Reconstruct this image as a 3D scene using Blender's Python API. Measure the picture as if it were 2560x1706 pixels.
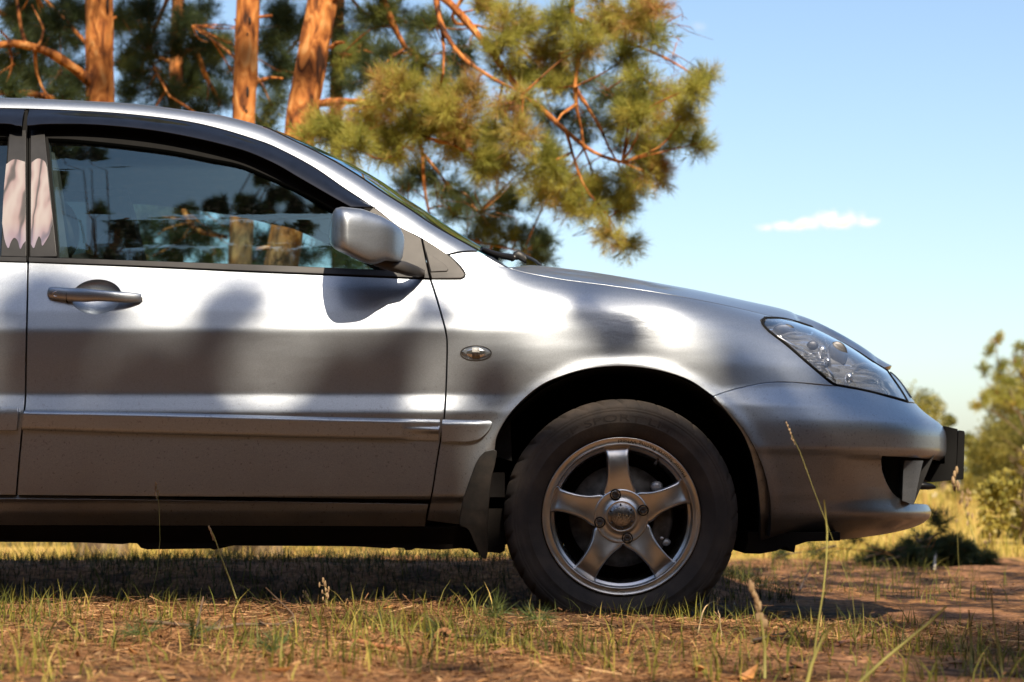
import bpy, math, random
import numpy as np
from mathutils import Vector, Matrix
from mathutils.geometry import delaunay_2d_cdt

for _o in list(bpy.data.objects):
    bpy.data.objects.remove(_o, do_unlink=True)
SC = bpy.context.scene
COL = SC.collection
random.seed(7)
RNG = np.random.default_rng(7)

# ---------------------------------------------------------------- camera
CAM_D, CAM_H, FPX, HOR = 5.52, 0.39, 5333.3, 1210.0      # camera stands 5.52 m from the car's flank, 0.39 m above ground
cam = bpy.data.cameras.new('camera')
cam.lens = 75.0
cam.sensor_width = 36.0
cam.shift_y = (HOR - 853.0) / 2560.0
cam.clip_start = 0.05
cam.clip_end = 9000.0
cam.dof.use_dof = True
cam.dof.focus_distance = 5.45
cam.dof.aperture_fstop = 5.2
cam_ob = bpy.data.objects.new('camera', cam)
COL.objects.link(cam_ob)
cam_ob.location = (0, -CAM_D, CAM_H)
cam_ob.rotation_euler = (math.radians(90), 0, 0)
SC.camera = cam_ob

# ---------------------------------------------------------------- sky and sun
SUN = np.array([0.17, -0.68, 0.70]); SUN /= np.linalg.norm(SUN)
world = bpy.data.worlds.new('World')
SC.world = world
world.use_nodes = True
wn, wl = world.node_tree.nodes, world.node_tree.links
sky = wn.new('ShaderNodeTexSky')
sky.sky_type = 'NISHITA'
sky.sun_disc = False
sky.sun_elevation = math.asin(SUN[2])
sky.sun_rotation = math.atan2(SUN[0], SUN[1])
sky.altitude = 0
sky.air_density = 1.0
sky.dust_density = 1.2
sky.ozone_density = 1.8
bg = wn['Background']
bg.inputs['Strength'].default_value = 0.096
wl.new(sky.outputs['Color'], bg.inputs['Color'])

sun = bpy.data.lights.new('sun', 'SUN')
sun.energy = 5.0
sun.angle = math.radians(0.53)
sun.color = (1.0, 0.86, 0.68)
sun_ob = bpy.data.objects.new('sun', sun)
COL.objects.link(sun_ob)
sun_ob.rotation_euler = Vector((-SUN[0], -SUN[1], -SUN[2])).to_track_quat('-Z', 'Y').to_euler()
sun_ob.location = (6, -12, 16)

vs = SC.view_settings
vs.view_transform = 'Standard'
vs.look = 'None'
vs.exposure = 0.90
vs.gamma = 1.0
vs.use_curve_mapping = False
SC.render.engine = 'CYCLES'
SC.cycles.use_denoising = True
try:
    SC.cycles.denoiser = 'OPENIMAGEDENOISE'
except Exception:
    pass
SC.cycles.use_adaptive_sampling = False
SC.cycles.max_bounces = 5
SC.cycles.diffuse_bounces = 3
SC.cycles.glossy_bounces = 4
SC.cycles.volume_bounces = 8
SC.cycles.transparent_max_bounces = 16
SC.cycles.sample_clamp_indirect = 6.0
SC.cycles.caustics_reflective = False
SC.cycles.caustics_refractive = False

# ---------------------------------------------------------------- helpers
def at(px, py, Y):
    """a point of the place from where it shows in the 2560 px photograph and its distance behind the car's flank"""
    d = CAM_D + Y
    return np.array([(px - 1280.0) * d / FPX, Y, CAM_H + (HOR - py) * d / FPX])

def proj(P):
    P = np.asarray(P, float)
    d = CAM_D + P[..., 1]
    return 1280.0 + P[..., 0] / d * FPX, HOR - (P[..., 2] - CAM_H) / d * FPX

def unit(v):
    v = np.asarray(v, float)
    return v / np.maximum(np.linalg.norm(v, axis=-1, keepdims=True), 1e-12)

def sstep(a, b, x):
    t = np.clip((np.asarray(x, float) - a) / (b - a), 0, 1)
    return t * t * (3 - 2 * t)

def new_mesh(name, V, F, smooth=True, normals=None, attrs=None):
    """F: an (n,3) or (n,4) array, or a list of such arrays / of index tuples"""
    me = bpy.data.meshes.new(name)
    V = np.asarray(V, np.float32).reshape(-1, 3)
    if isinstance(F, np.ndarray):
        F = [F]
    if len(F) and not isinstance(F[0], np.ndarray):
        loops = np.concatenate([np.asarray(f, np.int32) for f in F])
        sizes = np.array([len(f) for f in F], np.int32)
    else:
        F = [np.asarray(f, np.int32) for f in F if len(f)]
        loops = np.concatenate([f.ravel() for f in F])
        sizes = np.concatenate([np.full(len(f), f.shape[1], np.int32) for f in F])
    me.vertices.add(len(V))
    me.vertices.foreach_set('co', V.ravel())
    me.loops.add(len(loops))
    me.loops.foreach_set('vertex_index', loops.astype(np.int32))
    me.polygons.add(len(sizes))
    starts = np.concatenate([[0], np.cumsum(sizes)[:-1]]).astype(np.int32)
    me.polygons.foreach_set('loop_start', starts)
    me.polygons.foreach_set('use_smooth', np.full(len(sizes), smooth))
    me.update(calc_edges=True)
    me.validate()
    if attrs:
        for k, a in attrs.items():
            at_ = me.attributes.new(k, 'FLOAT', 'POINT')
            at_.data.foreach_set('value', np.asarray(a, np.float32))
    if normals is not None:
        me.normals_split_custom_set_from_vertices([tuple(n) for n in np.asarray(normals, float)])
    return me

def obj(name, me, mat, parent=None, kind=None, label=None, cat=None, group=None):
    o = bpy.data.objects.new(name, me)
    COL.objects.link(o)
    if me is not None and mat is not None and not me.materials:
        me.materials.append(mat)
    if parent is not None:
        o.parent = parent
    tag(o, label, cat, group, kind)
    return o

def tag(o, label=None, cat=None, group=None, kind=None):
    if label: o['label'] = label
    if cat: o['category'] = cat
    if group: o['group'] = group
    if kind: o['kind'] = kind
    return o

def empty(name, loc=(0, 0, 0), **kw):
    o = bpy.data.objects.new(name, None)
    COL.objects.link(o)
    o.location = loc
    o.empty_display_size = 0.1
    return tag(o, **kw)

def copy_tree(o, parent=None):
    c = o.copy()
    COL.objects.link(c)
    c.parent = parent
    for ch in list(o.children):
        copy_tree(ch, c)
    return c

class MB:
    """collects pieces of ONE part"""
    def __init__(self):
        self.V, self.F, self.n, self.T = [], [], 0, []
    def add(self, V, F, tone=0.0):
        V = np.asarray(V, float).reshape(-1, 3)
        self.V.append(V)
        self.T.append(np.full(len(V), tone) if np.isscalar(tone) else np.asarray(tone))
        for f in (F if isinstance(F, list) else [F]):
            f = np.asarray(f, np.int64)
            if len(f):
                self.F.append(f + self.n)
        self.n += len(V)
        return self
    def mesh(self, name, smooth=True):
        return new_mesh(name, np.concatenate(self.V), self.F, smooth, None, {'tone': np.concatenate(self.T)})
    def obj(self, name, mat, parent=None, smooth=True, **kw):
        return obj(name, self.mesh(name, smooth), mat, parent, **kw)

def grid_faces(n, m, close_n=False, close_m=False):
    """faces of an n x m point grid (row-major)"""
    i = np.arange(n if close_n else n - 1)
    j = np.arange(m if close_m else m - 1)
    I, J = np.meshgrid(i, j, indexing='ij')
    I2, J2 = (I + 1) % n, (J + 1) % m
    return np.stack([I * m + J, I2 * m + J, I2 * m + J2, I * m + J2], -1).reshape(-1, 4)

def catmull(pts, step):
    P = np.asarray(pts, float)
    if len(P) == 2:
        n = max(2, int(np.linalg.norm(P[1] - P[0]) / step) + 1)
        return P[0] + (P[1] - P[0]) * np.linspace(0, 1, n)[:, None]
    Q = np.vstack([2 * P[0] - P[1], P, 2 * P[-1] - P[-2]])
    out = []
    for k in range(1, len(Q) - 2):
        n = max(1, int(np.linalg.norm(Q[k + 1] - Q[k]) / step))
        t = (np.arange(n) / n)[:, None]
        a, b, c, d = Q[k - 1], Q[k], Q[k + 1], Q[k + 2]
        out.append(0.5 * (2 * b + (c - a) * t + (2 * a - 5 * b + 4 * c - d) * t ** 2 + (3 * b - a - 3 * c + d) * t ** 3))
    return np.vstack(out + [P[-1:]])

def closed(pieces, step=9.0):
    """closed outline from smooth pieces that meet at corners"""
    out = []
    for p in pieces:
        c = catmull(p, step)
        if out and np.linalg.norm(out[-1][-1] - c[0]) < 1e-6:
            c = c[1:]
        out.append(c)
    P = np.vstack(out)
    if np.linalg.norm(P[0] - P[-1]) < 1e-6:
        P = P[:-1]
    keep = np.linalg.norm(P - np.roll(P, 1, 0), axis=1) > 1e-5
    return P[keep]

def area2(P):
    x, y = P[:, 0], P[:, 1]
    return 0.5 * np.sum(x * np.roll(y, -1) - np.roll(x, -1) * y)

def inset(P, g):
    """move a closed outline inwards by g"""
    if area2(P) < 0:
        P = P[::-1]
    e = unit(np.roll(P, -1, 0) - P)
    nrm = np.stack([-e[:, 1], e[:, 0]], 1)          # inward for CCW
    m = nrm + np.roll(nrm, 1, 0)
    l2 = np.maximum((m ** 2).sum(1, keepdims=True), 0.6)
    return P + g * 2 * m / l2

def inside(P, Q):
    """even-odd test of points Q in outline P"""
    x, y = Q[:, 0], Q[:, 1]
    r = np.zeros(len(Q), bool)
    n = len(P)
    for i in range(n):
        x1, y1 = P[i]
        x2, y2 = P[(i + 1) % n]
        if y1 == y2: continue
        c = (y1 > y) != (y2 > y)
        r ^= c & (x < (x2 - x1) * (y - y1) / (y2 - y1) + x1)
    return r

def seg_dist(P, Q):
    d = np.full(len(Q), 1e9)
    for a, b in zip(P, np.roll(P, -1, 0)):
        ab = b - a
        t = np.clip(((Q - a) @ ab) / max(ab @ ab, 1e-12), 0, 1)
        d = np.minimum(d, np.linalg.norm(Q - a - t[:, None] * ab, axis=1))
    return d

def panel(name, S, P, h, mat, parent, fold=0.012, bev=0.0012, hole=None, push=0.0, solid=0.0, lim=None, **kw):
    """sheet-metal panel: the region P of the chart S(a,b) -> xyz, meshed, with folded edges and exact normals"""
    P = np.asarray(P, float)
    if area2(P) < 0: P = P[::-1]
    lo, hi = P.min(0), P.max(0)
    hx, hy = h
    gx, gy = np.arange(lo[0] + hx / 2, hi[0], hx), np.arange(lo[1] + hy / 2, hi[1], hy)
    G = np.stack(np.meshgrid(gx, gy, indexing='ij'), -1).reshape(-1, 2)
    loops = [P] + ([np.asarray(hole, float)] if hole is not None else [])
    sc = np.array([1.0, hx / hy])
    ok = inside(P, G)
    if hole is not None: ok &= ~inside(loops[1], G)
    G = G[ok]
    keep = np.ones(len(G), bool)
    for L in loops:
        keep &= seg_dist(L * sc, G * sc) > 0.35 * hx
    G = G[keep]
    pts, edges, k = [], [], 0
    for L in loops:
        n = len(L)
        pts.append(L)
        edges += [(k + i, k + (i + 1) % n) for i in range(n)]
        k += n
    A = np.vstack(pts + [G]) * sc
    v2, e2, f2 = delaunay_2d_cdt([Vector(p) for p in A], edges, [], 1, 1e-7)[:3]
    v2 = np.array([tuple(v) for v in v2])
    F = np.array([f for f in f2 if len(f) == 3], int)
    Cn = v2[F].mean(1) / sc
    v2 = v2 / sc
    ok = inside(P, Cn)
    if hole is not None: ok &= ~inside(loops[1], Cn)
    F = F[ok]
    return patch(name, S, v2, F, mat, parent, fold, bev, push, solid, **kw)

def patch(name, S, v2, F, mat, parent, fold=0.012, bev=0.0012, push=0.0, solid=0.0, **kw):
    e = 1e-4
    a, b = v2[:, 0], v2[:, 1]
    V = S(a, b)
    N = unit(np.cross(S(a + e, b) - S(a - e, b), S(a, b + e) - S(a, b - e)))
    cen = np.array([-0.6, 0.9, 0.55])
    flip = np.sum(N * (V - cen) * np.array([0.35, 1, 0.8]), 1).sum() < 0
    if flip: N = -N
    V = V + N * push
    fn = np.cross(V[F[:, 1]] - V[F[:, 0]], V[F[:, 2]] - V[F[:, 0]])
    bad = np.sum(fn * N[F[:, 0]], 1) < 0
    F = F.copy()
    F[bad] = F[bad][:, ::-1]
    used = np.unique(F)
    remap = -np.ones(len(V), int)
    remap[used] = np.arange(len(used))
    V, N, F = V[used], N[used], remap[F]
    E = np.vstack([F[:, [0, 1]], F[:, [1, 2]], F[:, [2, 0]]])
    T3 = np.concatenate([F[:, 2], F[:, 0], F[:, 1]])
    key = np.sort(E, 1)
    _, inv, cnt = np.unique(key, axis=0, return_inverse=True, return_counts=True)
    B = cnt[inv.ravel()] == 1
    BE, BT = E[B], T3[B]
    Vn, Nn, FF = [V], [N], [F]
    if fold > 0 and len(BE):
        ed = unit(V[BE[:, 1]] - V[BE[:, 0]])
        out = np.cross(ed, N[BE[:, 0]])
        s = np.sum(out * (V[BT] - V[BE[:, 0]]), 1)
        out[s > 0] *= -1
        acc = np.zeros_like(V)
        np.add.at(acc, BE[:, 0], out)
        np.add.at(acc, BE[:, 1], out)
        bi = np.unique(BE)
        o = unit(acc[bi])
        m = -np.ones(len(V), int)
        m[bi] = np.arange(len(bi))
        n0 = len(V)
        nb = len(bi)
        q = 0.7071
        R1 = V[bi] + o * bev * q - N[bi] * bev * (1 - q)
        R2 = V[bi] + o * bev - N[bi] * bev
        R3 = V[bi] + o * bev - N[bi] * fold
        Vn += [R1, R2, R3]
        Nn += [unit(N[bi] + o), o, o]
        a0, a1 = m[BE[:, 0]], m[BE[:, 1]]
        for i0, i1, j0, j1 in ((BE[:, 0], BE[:, 1], n0 + a0, n0 + a1), (n0 + a0, n0 + a1, n0 + nb + a0, n0 + nb + a1),
                               (n0 + nb + a0, n0 + nb + a1, n0 + 2 * nb + a0, n0 + 2 * nb + a1)):
            FF.append(np.stack([i0, j0, j1, i1], 1))
    me = new_mesh(name, np.vstack(Vn), FF, True, np.vstack(Nn))
    return obj(name, me, mat, parent, **kw)

def surf(name, S, a, b, mat, parent, fold=0.0, **kw):
    """rectangular patch of a chart"""
    A, Bq = np.meshgrid(np.asarray(a, float), np.asarray(b, float), indexing='ij')
    v2 = np.stack([A.ravel(), Bq.ravel()], 1)
    f = grid_faces(len(a), len(b))
    F = np.vstack([f[:, [0, 1, 2]], f[:, [0, 2, 3]]])
    return patch(name, S, v2, F, mat, parent, fold, **kw)

def tube(pts, rad, seg=8, cap=True, squash=None):
    P = np.asarray(pts, float)
    n = len(P)
    R = np.broadcast_to(np.asarray(rad, float), (n,))
    T = unit(np.gradient(P, axis=0))
    up = np.array([0, 0, 1.0]) if abs(T[0][2]) < 0.9 else np.array([1.0, 0, 0])
    u = unit(np.cross(T[0], up))
    U = [u]
    for k in range(1, n):
        u = U[-1] - T[k] * (U[-1] @ T[k])
        U.append(unit(u))
    U = np.array(U)
    W = np.cross(T, U)
    th = np.arange(seg) * 2 * math.pi / seg
    c, s = np.cos(th)[None, :, None], np.sin(th)[None, :, None]
    V = P[:, None] + R[:, None, None] * (U[:, None] * c + W[:, None] * s)
    F = [grid_faces(n, seg, close_m=True)]
    V = V.reshape(-1, 3)
    if cap:
        V = np.vstack([V, P[:1], P[-1:]])
        k = np.arange(seg)
        F.append(np.stack([np.full(seg, n * seg), (k + 1) % seg, k], 1))
        F.append(np.stack([np.full(seg, n * seg + 1), (n - 1) * seg + k, (n - 1) * seg + (k + 1) % seg], 1))
    return V, F

def box(c, s, rz=0.0):
    c, s = np.asarray(c, float), np.asarray(s, float) / 2
    v = np.array([[x, y, z] for x in (-1, 1) for y in (-1, 1) for z in (-1, 1)], float) * s
    if rz:
        R = np.array([[math.cos(rz), -math.sin(rz), 0], [math.sin(rz), math.cos(rz), 0], [0, 0, 1]])
        v = v @ R.T
    return v + c, np.array([[0, 1, 3, 2], [4, 6, 7, 5], [0, 4, 5, 1], [2, 3, 7, 6], [0, 2, 6, 4], [1, 5, 7, 3]])

def lathe(prof, seg, axis_c, a0=0.0, a1=2 * math.pi):
    """revolve (r, y) about the Y axis through axis_c (x, z)"""
    prof = np.asarray(prof, float)
    full = abs(a1 - a0 - 2 * math.pi) < 1e-6
    th = a0 + (a1 - a0) * np.arange(seg if full else seg + 1) / seg
    c, s = np.cos(th), np.sin(th)
    V = np.stack([axis_c[0] + prof[:, 0][None] * c[:, None], np.broadcast_to(prof[:, 1], (len(th), len(prof))), axis_c[1] + prof[:, 0][None] * s[:, None]], -1)
    return V.reshape(-1, 3), grid_faces(len(th), len(prof), close_n=full)

def extrude(P2, y0, y1):
    """prism of an (x,z) outline between y0 and y1"""
    n = len(P2)
    V = np.vstack([np.column_stack([P2[:, 0], np.full(n, y0), P2[:, 1]]), np.column_stack([P2[:, 0], np.full(n, y1), P2[:, 1]])])
    k = np.arange(n)
    F = [tuple(k), tuple(k[::-1] + n)] + [(i, i + n, (i + 1) % n + n, (i + 1) % n) for i in range(n)]
    return V, F

def smooth_noise(x, y, seed=0, freq=1.0, octs=4):
    """cheap value noise on arrays"""
    out = np.zeros_like(np.asarray(x, float))
    amp = 1.0
    for o in range(octs):
        fx, fy = x * freq, y * freq
        ix, iy = np.floor(fx).astype(np.int64), np.floor(fy).astype(np.int64)
        tx, ty = fx - ix, fy - iy
        tx, ty = tx * tx * (3 - 2 * tx), ty * ty * (3 - 2 * ty)
        def hsh(a, b):
            v = (a * 374761393 + b * 668265263 + (seed + o * 17) * 974634777) & 0x7fffffff
            v = ((v ^ (v >> 13)) * 1274126177) & 0x7fffffff
            return (v ^ (v >> 16)) / 0x7fffffff * 2 - 1
        out += amp * ((hsh(ix, iy) * (1 - tx) + hsh(ix + 1, iy) * tx) * (1 - ty) + (hsh(ix, iy + 1) * (1 - tx) + hsh(ix + 1, iy + 1) * tx) * ty)
        amp *= 0.5
        freq *= 2.03
    return out

# ---------------------------------------------------------------- materials
MATS = {}
def mat(name, col, rough=0.5, metal=0.0, var=0.15, scale=30.0, col2=None, bump=0.0, bscale=None, coat=0.0, spec=0.5, sheen=0.0,
        trans=0.0, tone=None, stretch=None, rvar=0.0, twoface=False):
    """principled material whose colour wanders between two shades by noise; tone: colours driven by the mesh's tone attribute"""
    m = bpy.data.materials.new(name)
    m.use_nodes = True
    N, L = m.node_tree.nodes, m.node_tree.links
    p = N['Principled BSDF']
    tc = N.new('ShaderNodeTexCoord')
    mp = N.new('ShaderNodeMapping')
    L.new(tc.outputs['Object'], mp.inputs['Vector'])
    if stretch: mp.inputs['Scale'].default_value = stretch
    nz = N.new('ShaderNodeTexNoise')
    nz.inputs['Scale'].default_value = scale
    nz.inputs['Detail'].default_value = 5
    L.new(mp.outputs['Vector'], nz.inputs['Vector'])
    rp = N.new('ShaderNodeValToRGB')
    c = np.array(col[:3])
    c2 = np.array(col2) if col2 is not None else np.clip(c * (1 - var), 0, 1)
    c1 = c if col2 is not None else np.clip(c * (1 + var), 0, 1)
    rp.color_ramp.elements[0].color = (*c2, 1)
    rp.color_ramp.elements[1].color = (*c1, 1)
    rp.color_ramp.elements[0].position = 0.36
    rp.color_ramp.elements[1].position = 0.64
    L.new(nz.outputs['Fac'], rp.inputs['Fac'])
    src = rp.outputs['Color']
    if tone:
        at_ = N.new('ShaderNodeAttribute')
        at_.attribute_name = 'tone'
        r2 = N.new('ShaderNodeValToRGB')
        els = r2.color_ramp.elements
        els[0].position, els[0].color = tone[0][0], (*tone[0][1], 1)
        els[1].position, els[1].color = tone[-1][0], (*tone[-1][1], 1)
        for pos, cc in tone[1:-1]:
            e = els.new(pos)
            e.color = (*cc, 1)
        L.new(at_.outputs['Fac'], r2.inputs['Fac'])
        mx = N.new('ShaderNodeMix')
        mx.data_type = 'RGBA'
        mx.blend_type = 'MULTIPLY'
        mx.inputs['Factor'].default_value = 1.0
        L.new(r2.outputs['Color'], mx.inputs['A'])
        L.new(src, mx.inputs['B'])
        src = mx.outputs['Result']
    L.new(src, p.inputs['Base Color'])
    p.inputs['Roughness'].default_value = rough
    p.inputs['Metallic'].default_value = metal
    p.inputs['Specular IOR Level'].default_value = spec
    p.inputs['Coat Weight'].default_value = coat
    p.inputs['Coat Roughness'].default_value = 0.04
    if rvar:
        mr = N.new('ShaderNodeMapRange')
        mr.inputs['To Min'].default_value = max(0.02, rough - rvar)
        mr.inputs['To Max'].default_value = min(1, rough + rvar)
        L.new(nz.outputs['Fac'], mr.inputs['Value'])
        L.new(mr.outputs['Result'], p.inputs['Roughness'])
    if bump:
        bp = N.new('ShaderNodeBump')
        bp.inputs['Strength'].default_value = 1.0
        bp.inputs['Distance'].default_value = bump
        n2 = N.new('ShaderNodeTexNoise')
        n2.inputs['Scale'].default_value = bscale or scale
        n2.inputs['Detail'].default_value = 6
        L.new(mp.outputs['Vector'], n2.inputs['Vector'])
        L.new(n2.outputs['Fac'], bp.inputs['Height'])
        L.new(bp.outputs['Normal'], p.inputs['Normal'])
    if trans:
        out = N['Material Output']
        tr = N.new('ShaderNodeBsdfTranslucent')
        L.new(src, tr.inputs['Color'])
        mx = N.new('ShaderNodeMixShader')
        mx.inputs[0].default_value = trans
        L.new(p.outputs[0], mx.inputs[1])
        L.new(tr.outputs[0], mx.inputs[2])
        L.new(mx.outputs[0], out.inputs['Surface'])
    MATS[name] = m
    return m

def paint_material():
    """silver metallic lacquer with flakes, fine scratches and road dust thrown up along the sills"""
    m = bpy.data.materials.new('silver_paint')
    m.use_nodes = True
    N, L = m.node_tree.nodes, m.node_tree.links
    p = N['Principled BSDF']
    tc = N.new('ShaderNodeTexCoord')
    p.inputs['Metallic'].default_value = 0.97
    p.inputs['Roughness'].default_value = 0.46
    p.inputs['Coat Weight'].default_value = 0.45
    p.inputs['Coat Roughness'].default_value = 0.05
    p.inputs['Coat IOR'].default_value = 1.45
    # flakes
    v = N.new('ShaderNodeTexVoronoi')
    v.inputs['Scale'].default_value = 520
    L.new(tc.outputs['Object'], v.inputs['Vector'])
    r = N.new('ShaderNodeValToRGB')
    r.color_ramp.elements[0].color = (0.335, 0.368, 0.410, 1)
    r.color_ramp.elements[1].color = (0.430, 0.467, 0.515, 1)
    L.new(v.outputs['Color'], r.inputs['Fac'])
    # dust: streaky brown film whose reach up the panels is uneven
    n1 = N.new('ShaderNodeTexNoise')
    n1.inputs['Scale'].default_value = 5
    n1.inputs['Detail'].default_value = 7
    L.new(tc.outputs['Object'], n1.inputs['Vector'])
    sp = N.new('ShaderNodeSeparateXYZ')
    L.new(tc.outputs['Object'], sp.inputs[0])
    mr = N.new('ShaderNodeMapRange')
    mr.inputs['From Min'].default_value = 0.52
    mr.inputs['From Max'].default_value = 0.24
    L.new(sp.outputs['Z'], mr.inputs['Value'])
    mu = N.new('ShaderNodeMath')
    mu.operation = 'MULTIPLY'
    L.new(mr.outputs[0], mu.inputs[0])
    L.new(n1.outputs['Fac'], mu.inputs[1])
    # dried splashes: fine specks, denser towards the sill
    n4 = N.new('ShaderNodeTexNoise'); n4.inputs['Scale'].default_value = 130; n4.inputs['Detail'].default_value = 4
    L.new(tc.outputs['Object'], n4.inputs['Vector'])
    r4 = N.new('ShaderNodeMapRange'); r4.inputs['From Min'].default_value = 0.60; r4.inputs['From Max'].default_value = 0.70
    L.new(n4.outputs['Fac'], r4.inputs['Value'])
    r5 = N.new('ShaderNodeMapRange'); r5.inputs['From Min'].default_value = 0.75; r5.inputs['From Max'].default_value = 0.30; r5.inputs['To Max'].default_value = 0.75
    L.new(sp.outputs['Z'], r5.inputs['Value'])
    m5 = N.new('ShaderNodeMath'); m5.operation = 'MULTIPLY'
    L.new(r4.outputs[0], m5.inputs[0]); L.new(r5.outputs[0], m5.inputs[1])
    m6 = N.new('ShaderNodeMath'); m6.operation = 'MAXIMUM'
    L.new(mu.outputs[0], m6.inputs[0]); L.new(m5.outputs[0], m6.inputs[1])
    mx = N.new('ShaderNodeMix')
    mx.data_type = 'RGBA'
    L.new(m6.outputs[0], mx.inputs['Factor'])
    L.new(r.outputs['Color'], mx.inputs['A'])
    mx.inputs['B'].default_value = (0.085, 0.064, 0.050, 1)
    L.new(mx.outputs['Result'], p.inputs['Base Color'])
    # scratches: long thin noise in the lacquer
    mp = N.new('ShaderNodeMapping')
    mp.inputs['Scale'].default_value = (8, 8, 60)
    mp.inputs['Rotation'].default_value = (0, 0.05, 0)
    L.new(tc.outputs['Object'], mp.inputs['Vector'])
    n2 = N.new('ShaderNodeTexNoise')
    n2.inputs['Scale'].default_value = 1.6
    n2.inputs['Detail'].default_value = 3
    L.new(mp.outputs[0], n2.inputs['Vector'])
    m2 = N.new('ShaderNodeMapRange')
    m2.inputs['From Min'].default_value = 0.35
    m2.inputs['From Max'].default_value = 0.75
    m2.inputs['To Min'].default_value = 0.41
    m2.inputs['To Max'].default_value = 0.435
    L.new(n2.outputs['Fac'], m2.inputs['Value'])
    L.new(m2.outputs[0], p.inputs['Roughness'])
    bp = N.new('ShaderNodeBump')
    bp.inputs['Distance'].default_value = 0.00012
    bp.inputs['Strength'].default_value = 0.35
    L.new(v.outputs['Color'], bp.inputs['Height'])
    # scuffed, rippled patch on the wing above the wheel
    ds = N.new('ShaderNodeVectorMath'); ds.operation = 'DISTANCE'
    sc_ = N.new('ShaderNodeMapping'); sc_.inputs['Scale'].default_value = (0.62, 1, 1.15)
    L.new(tc.outputs['Object'], sc_.inputs[0]); L.new(sc_.outputs[0], ds.inputs[0])
    ds.inputs[1].default_value = (0.305 * 0.62, 0.0, 0.80 * 1.15)
    mk = N.new('ShaderNodeMapRange'); mk.interpolation_type = 'SMOOTHSTEP'
    mk.inputs['From Min'].default_value = 0.095; mk.inputs['From Max'].default_value = 0.025
    L.new(ds.outputs['Value'], mk.inputs['Value'])
    m3 = N.new('ShaderNodeMapping'); m3.inputs['Scale'].default_value = (11, 11, 40); m3.inputs['Rotation'].default_value = (0, 0.30, 0)
    L.new(tc.outputs['Object'], m3.inputs[0])
    n3 = N.new('ShaderNodeTexNoise'); n3.inputs['Scale'].default_value = 1.0; n3.inputs['Detail'].default_value = 5; n3.inputs['Distortion'].default_value = 1.2
    L.new(m3.outputs[0], n3.inputs['Vector'])
    m4 = N.new('ShaderNodeMath'); m4.operation = 'MULTIPLY'
    L.new(n3.outputs['Fac'], m4.inputs[0]); L.new(mk.outputs[0], m4.inputs[1])
    b2 = N.new('ShaderNodeBump'); b2.inputs['Distance'].default_value = 0.0008; b2.inputs['Strength'].default_value = 1.0
    L.new(m4.outputs[0], b2.inputs['Height']); L.new(bp.outputs['Normal'], b2.inputs['Normal'])
    L.new(b2.outputs['Normal'], p.inputs['Normal'])
    L.new(b2.outputs['Normal'], p.inputs['Coat Normal'])
    MATS['paint'] = m
    return m

def glass_material(name, tint, boost=1.0, dust=0.02, rough=0.0, sheen=(1, 1, 1)):
    """thin pane: tinted see-through plus mirror reflection by angle, with a film of dust specks"""
    m = bpy.data.materials.new(name)
    m.use_nodes = True
    N, L = m.node_tree.nodes, m.node_tree.links
    N.remove(N['Principled BSDF'])
    out = N['Material Output']
    t = N.new('ShaderNodeBsdfTransparent')
    t.inputs['Color'].default_value = (*tint, 1)
    g = N.new('ShaderNodeBsdfGlossy')
    g.inputs['Roughness'].default_value = rough
    g.inputs['Color'].default_value = (*sheen, 1)
    fr = N.new('ShaderNodeFresnel')
    fr.inputs['IOR'].default_value = 1.5
    mu = N.new('ShaderNodeMath')
    mu.operation = 'MULTIPLY'
    mu.use_clamp = True
    mu.inputs[1].default_value = boost
    L.new(fr.outputs[0], mu.inputs[0])
    a = N.new('ShaderNodeMixShader')
    L.new(mu.outputs[0], a.inputs[0])
    L.new(t.outputs[0], a.inputs[1])
    L.new(g.outputs[0], a.inputs[2])
    d = N.new('ShaderNodeBsdfDiffuse')
    d.inputs['Color'].default_value = (0.5, 0.5, 0.46, 1)
    tc = N.new('ShaderNodeTexCoord')
    nz = N.new('ShaderNodeTexNoise')
    nz.inputs['Scale'].default_value = 90
    nz.inputs['Detail'].default_value = 8
    L.new(tc.outputs['Object'], nz.inputs['Vector'])
    mr = N.new('ShaderNodeMapRange')
    mr.inputs['From Min'].default_value = 0.5
    mr.inputs['From Max'].default_value = 0.9
    mr.inputs['To Min'].default_value = dust * 0.3
    mr.inputs['To Max'].default_value = dust * 4
    L.new(nz.outputs['Fac'], mr.inputs['Value'])
    b = N.new('ShaderNodeMixShader')
    L.new(mr.outputs[0], b.inputs[0])
    L.new(a.outputs[0], b.inputs[1])
    L.new(d.outputs[0], b.inputs[2])
    L.new(b.outputs[0], out.inputs['Surface'])
    MATS[name] = m
    return m

PAINT = paint_material()
GLASS = glass_material('window_glass', (0.68, 0.82, 0.82), 3.0, 0.004, sheen=(0.58, 0.90, 1.0))
DGLASS = glass_material('tinted_glass', (0.04, 0.05, 0.05), 2.3, 0.004, sheen=(0.70, 0.95, 1.0))
LENS = glass_material('lamp_lens', (0.95, 0.96, 0.97), 1.6, 0.012)
BLACK = mat('black_plastic', (0.010, 0.010, 0.0105), 0.55, rvar=0.1, bump=0.0004, bscale=400)
SATIN = mat('satin_trim', (0.009, 0.009, 0.010), 0.38, rvar=0.05, spec=0.35)
GREYTRIM = mat('grey_trim', (0.045, 0.042, 0.040), 0.55, bump=0.0003, bscale=900)
VISOR = mat('smoked_visor', (0.006, 0.007, 0.011), 0.06, spec=0.6, rvar=0.02)
RUBBER = mat('seal_rubber', (0.005, 0.005, 0.005), 0.8, spec=0.15)
UNDER = mat('underbody_black', (0.006, 0.005, 0.005), 0.9, col2=(0.012, 0.009, 0.007), scale=9, spec=0.2)
CHROME = mat('lamp_chrome', (0.80, 0.81, 0.83), 0.14, 0.93, var=0.05)
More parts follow.
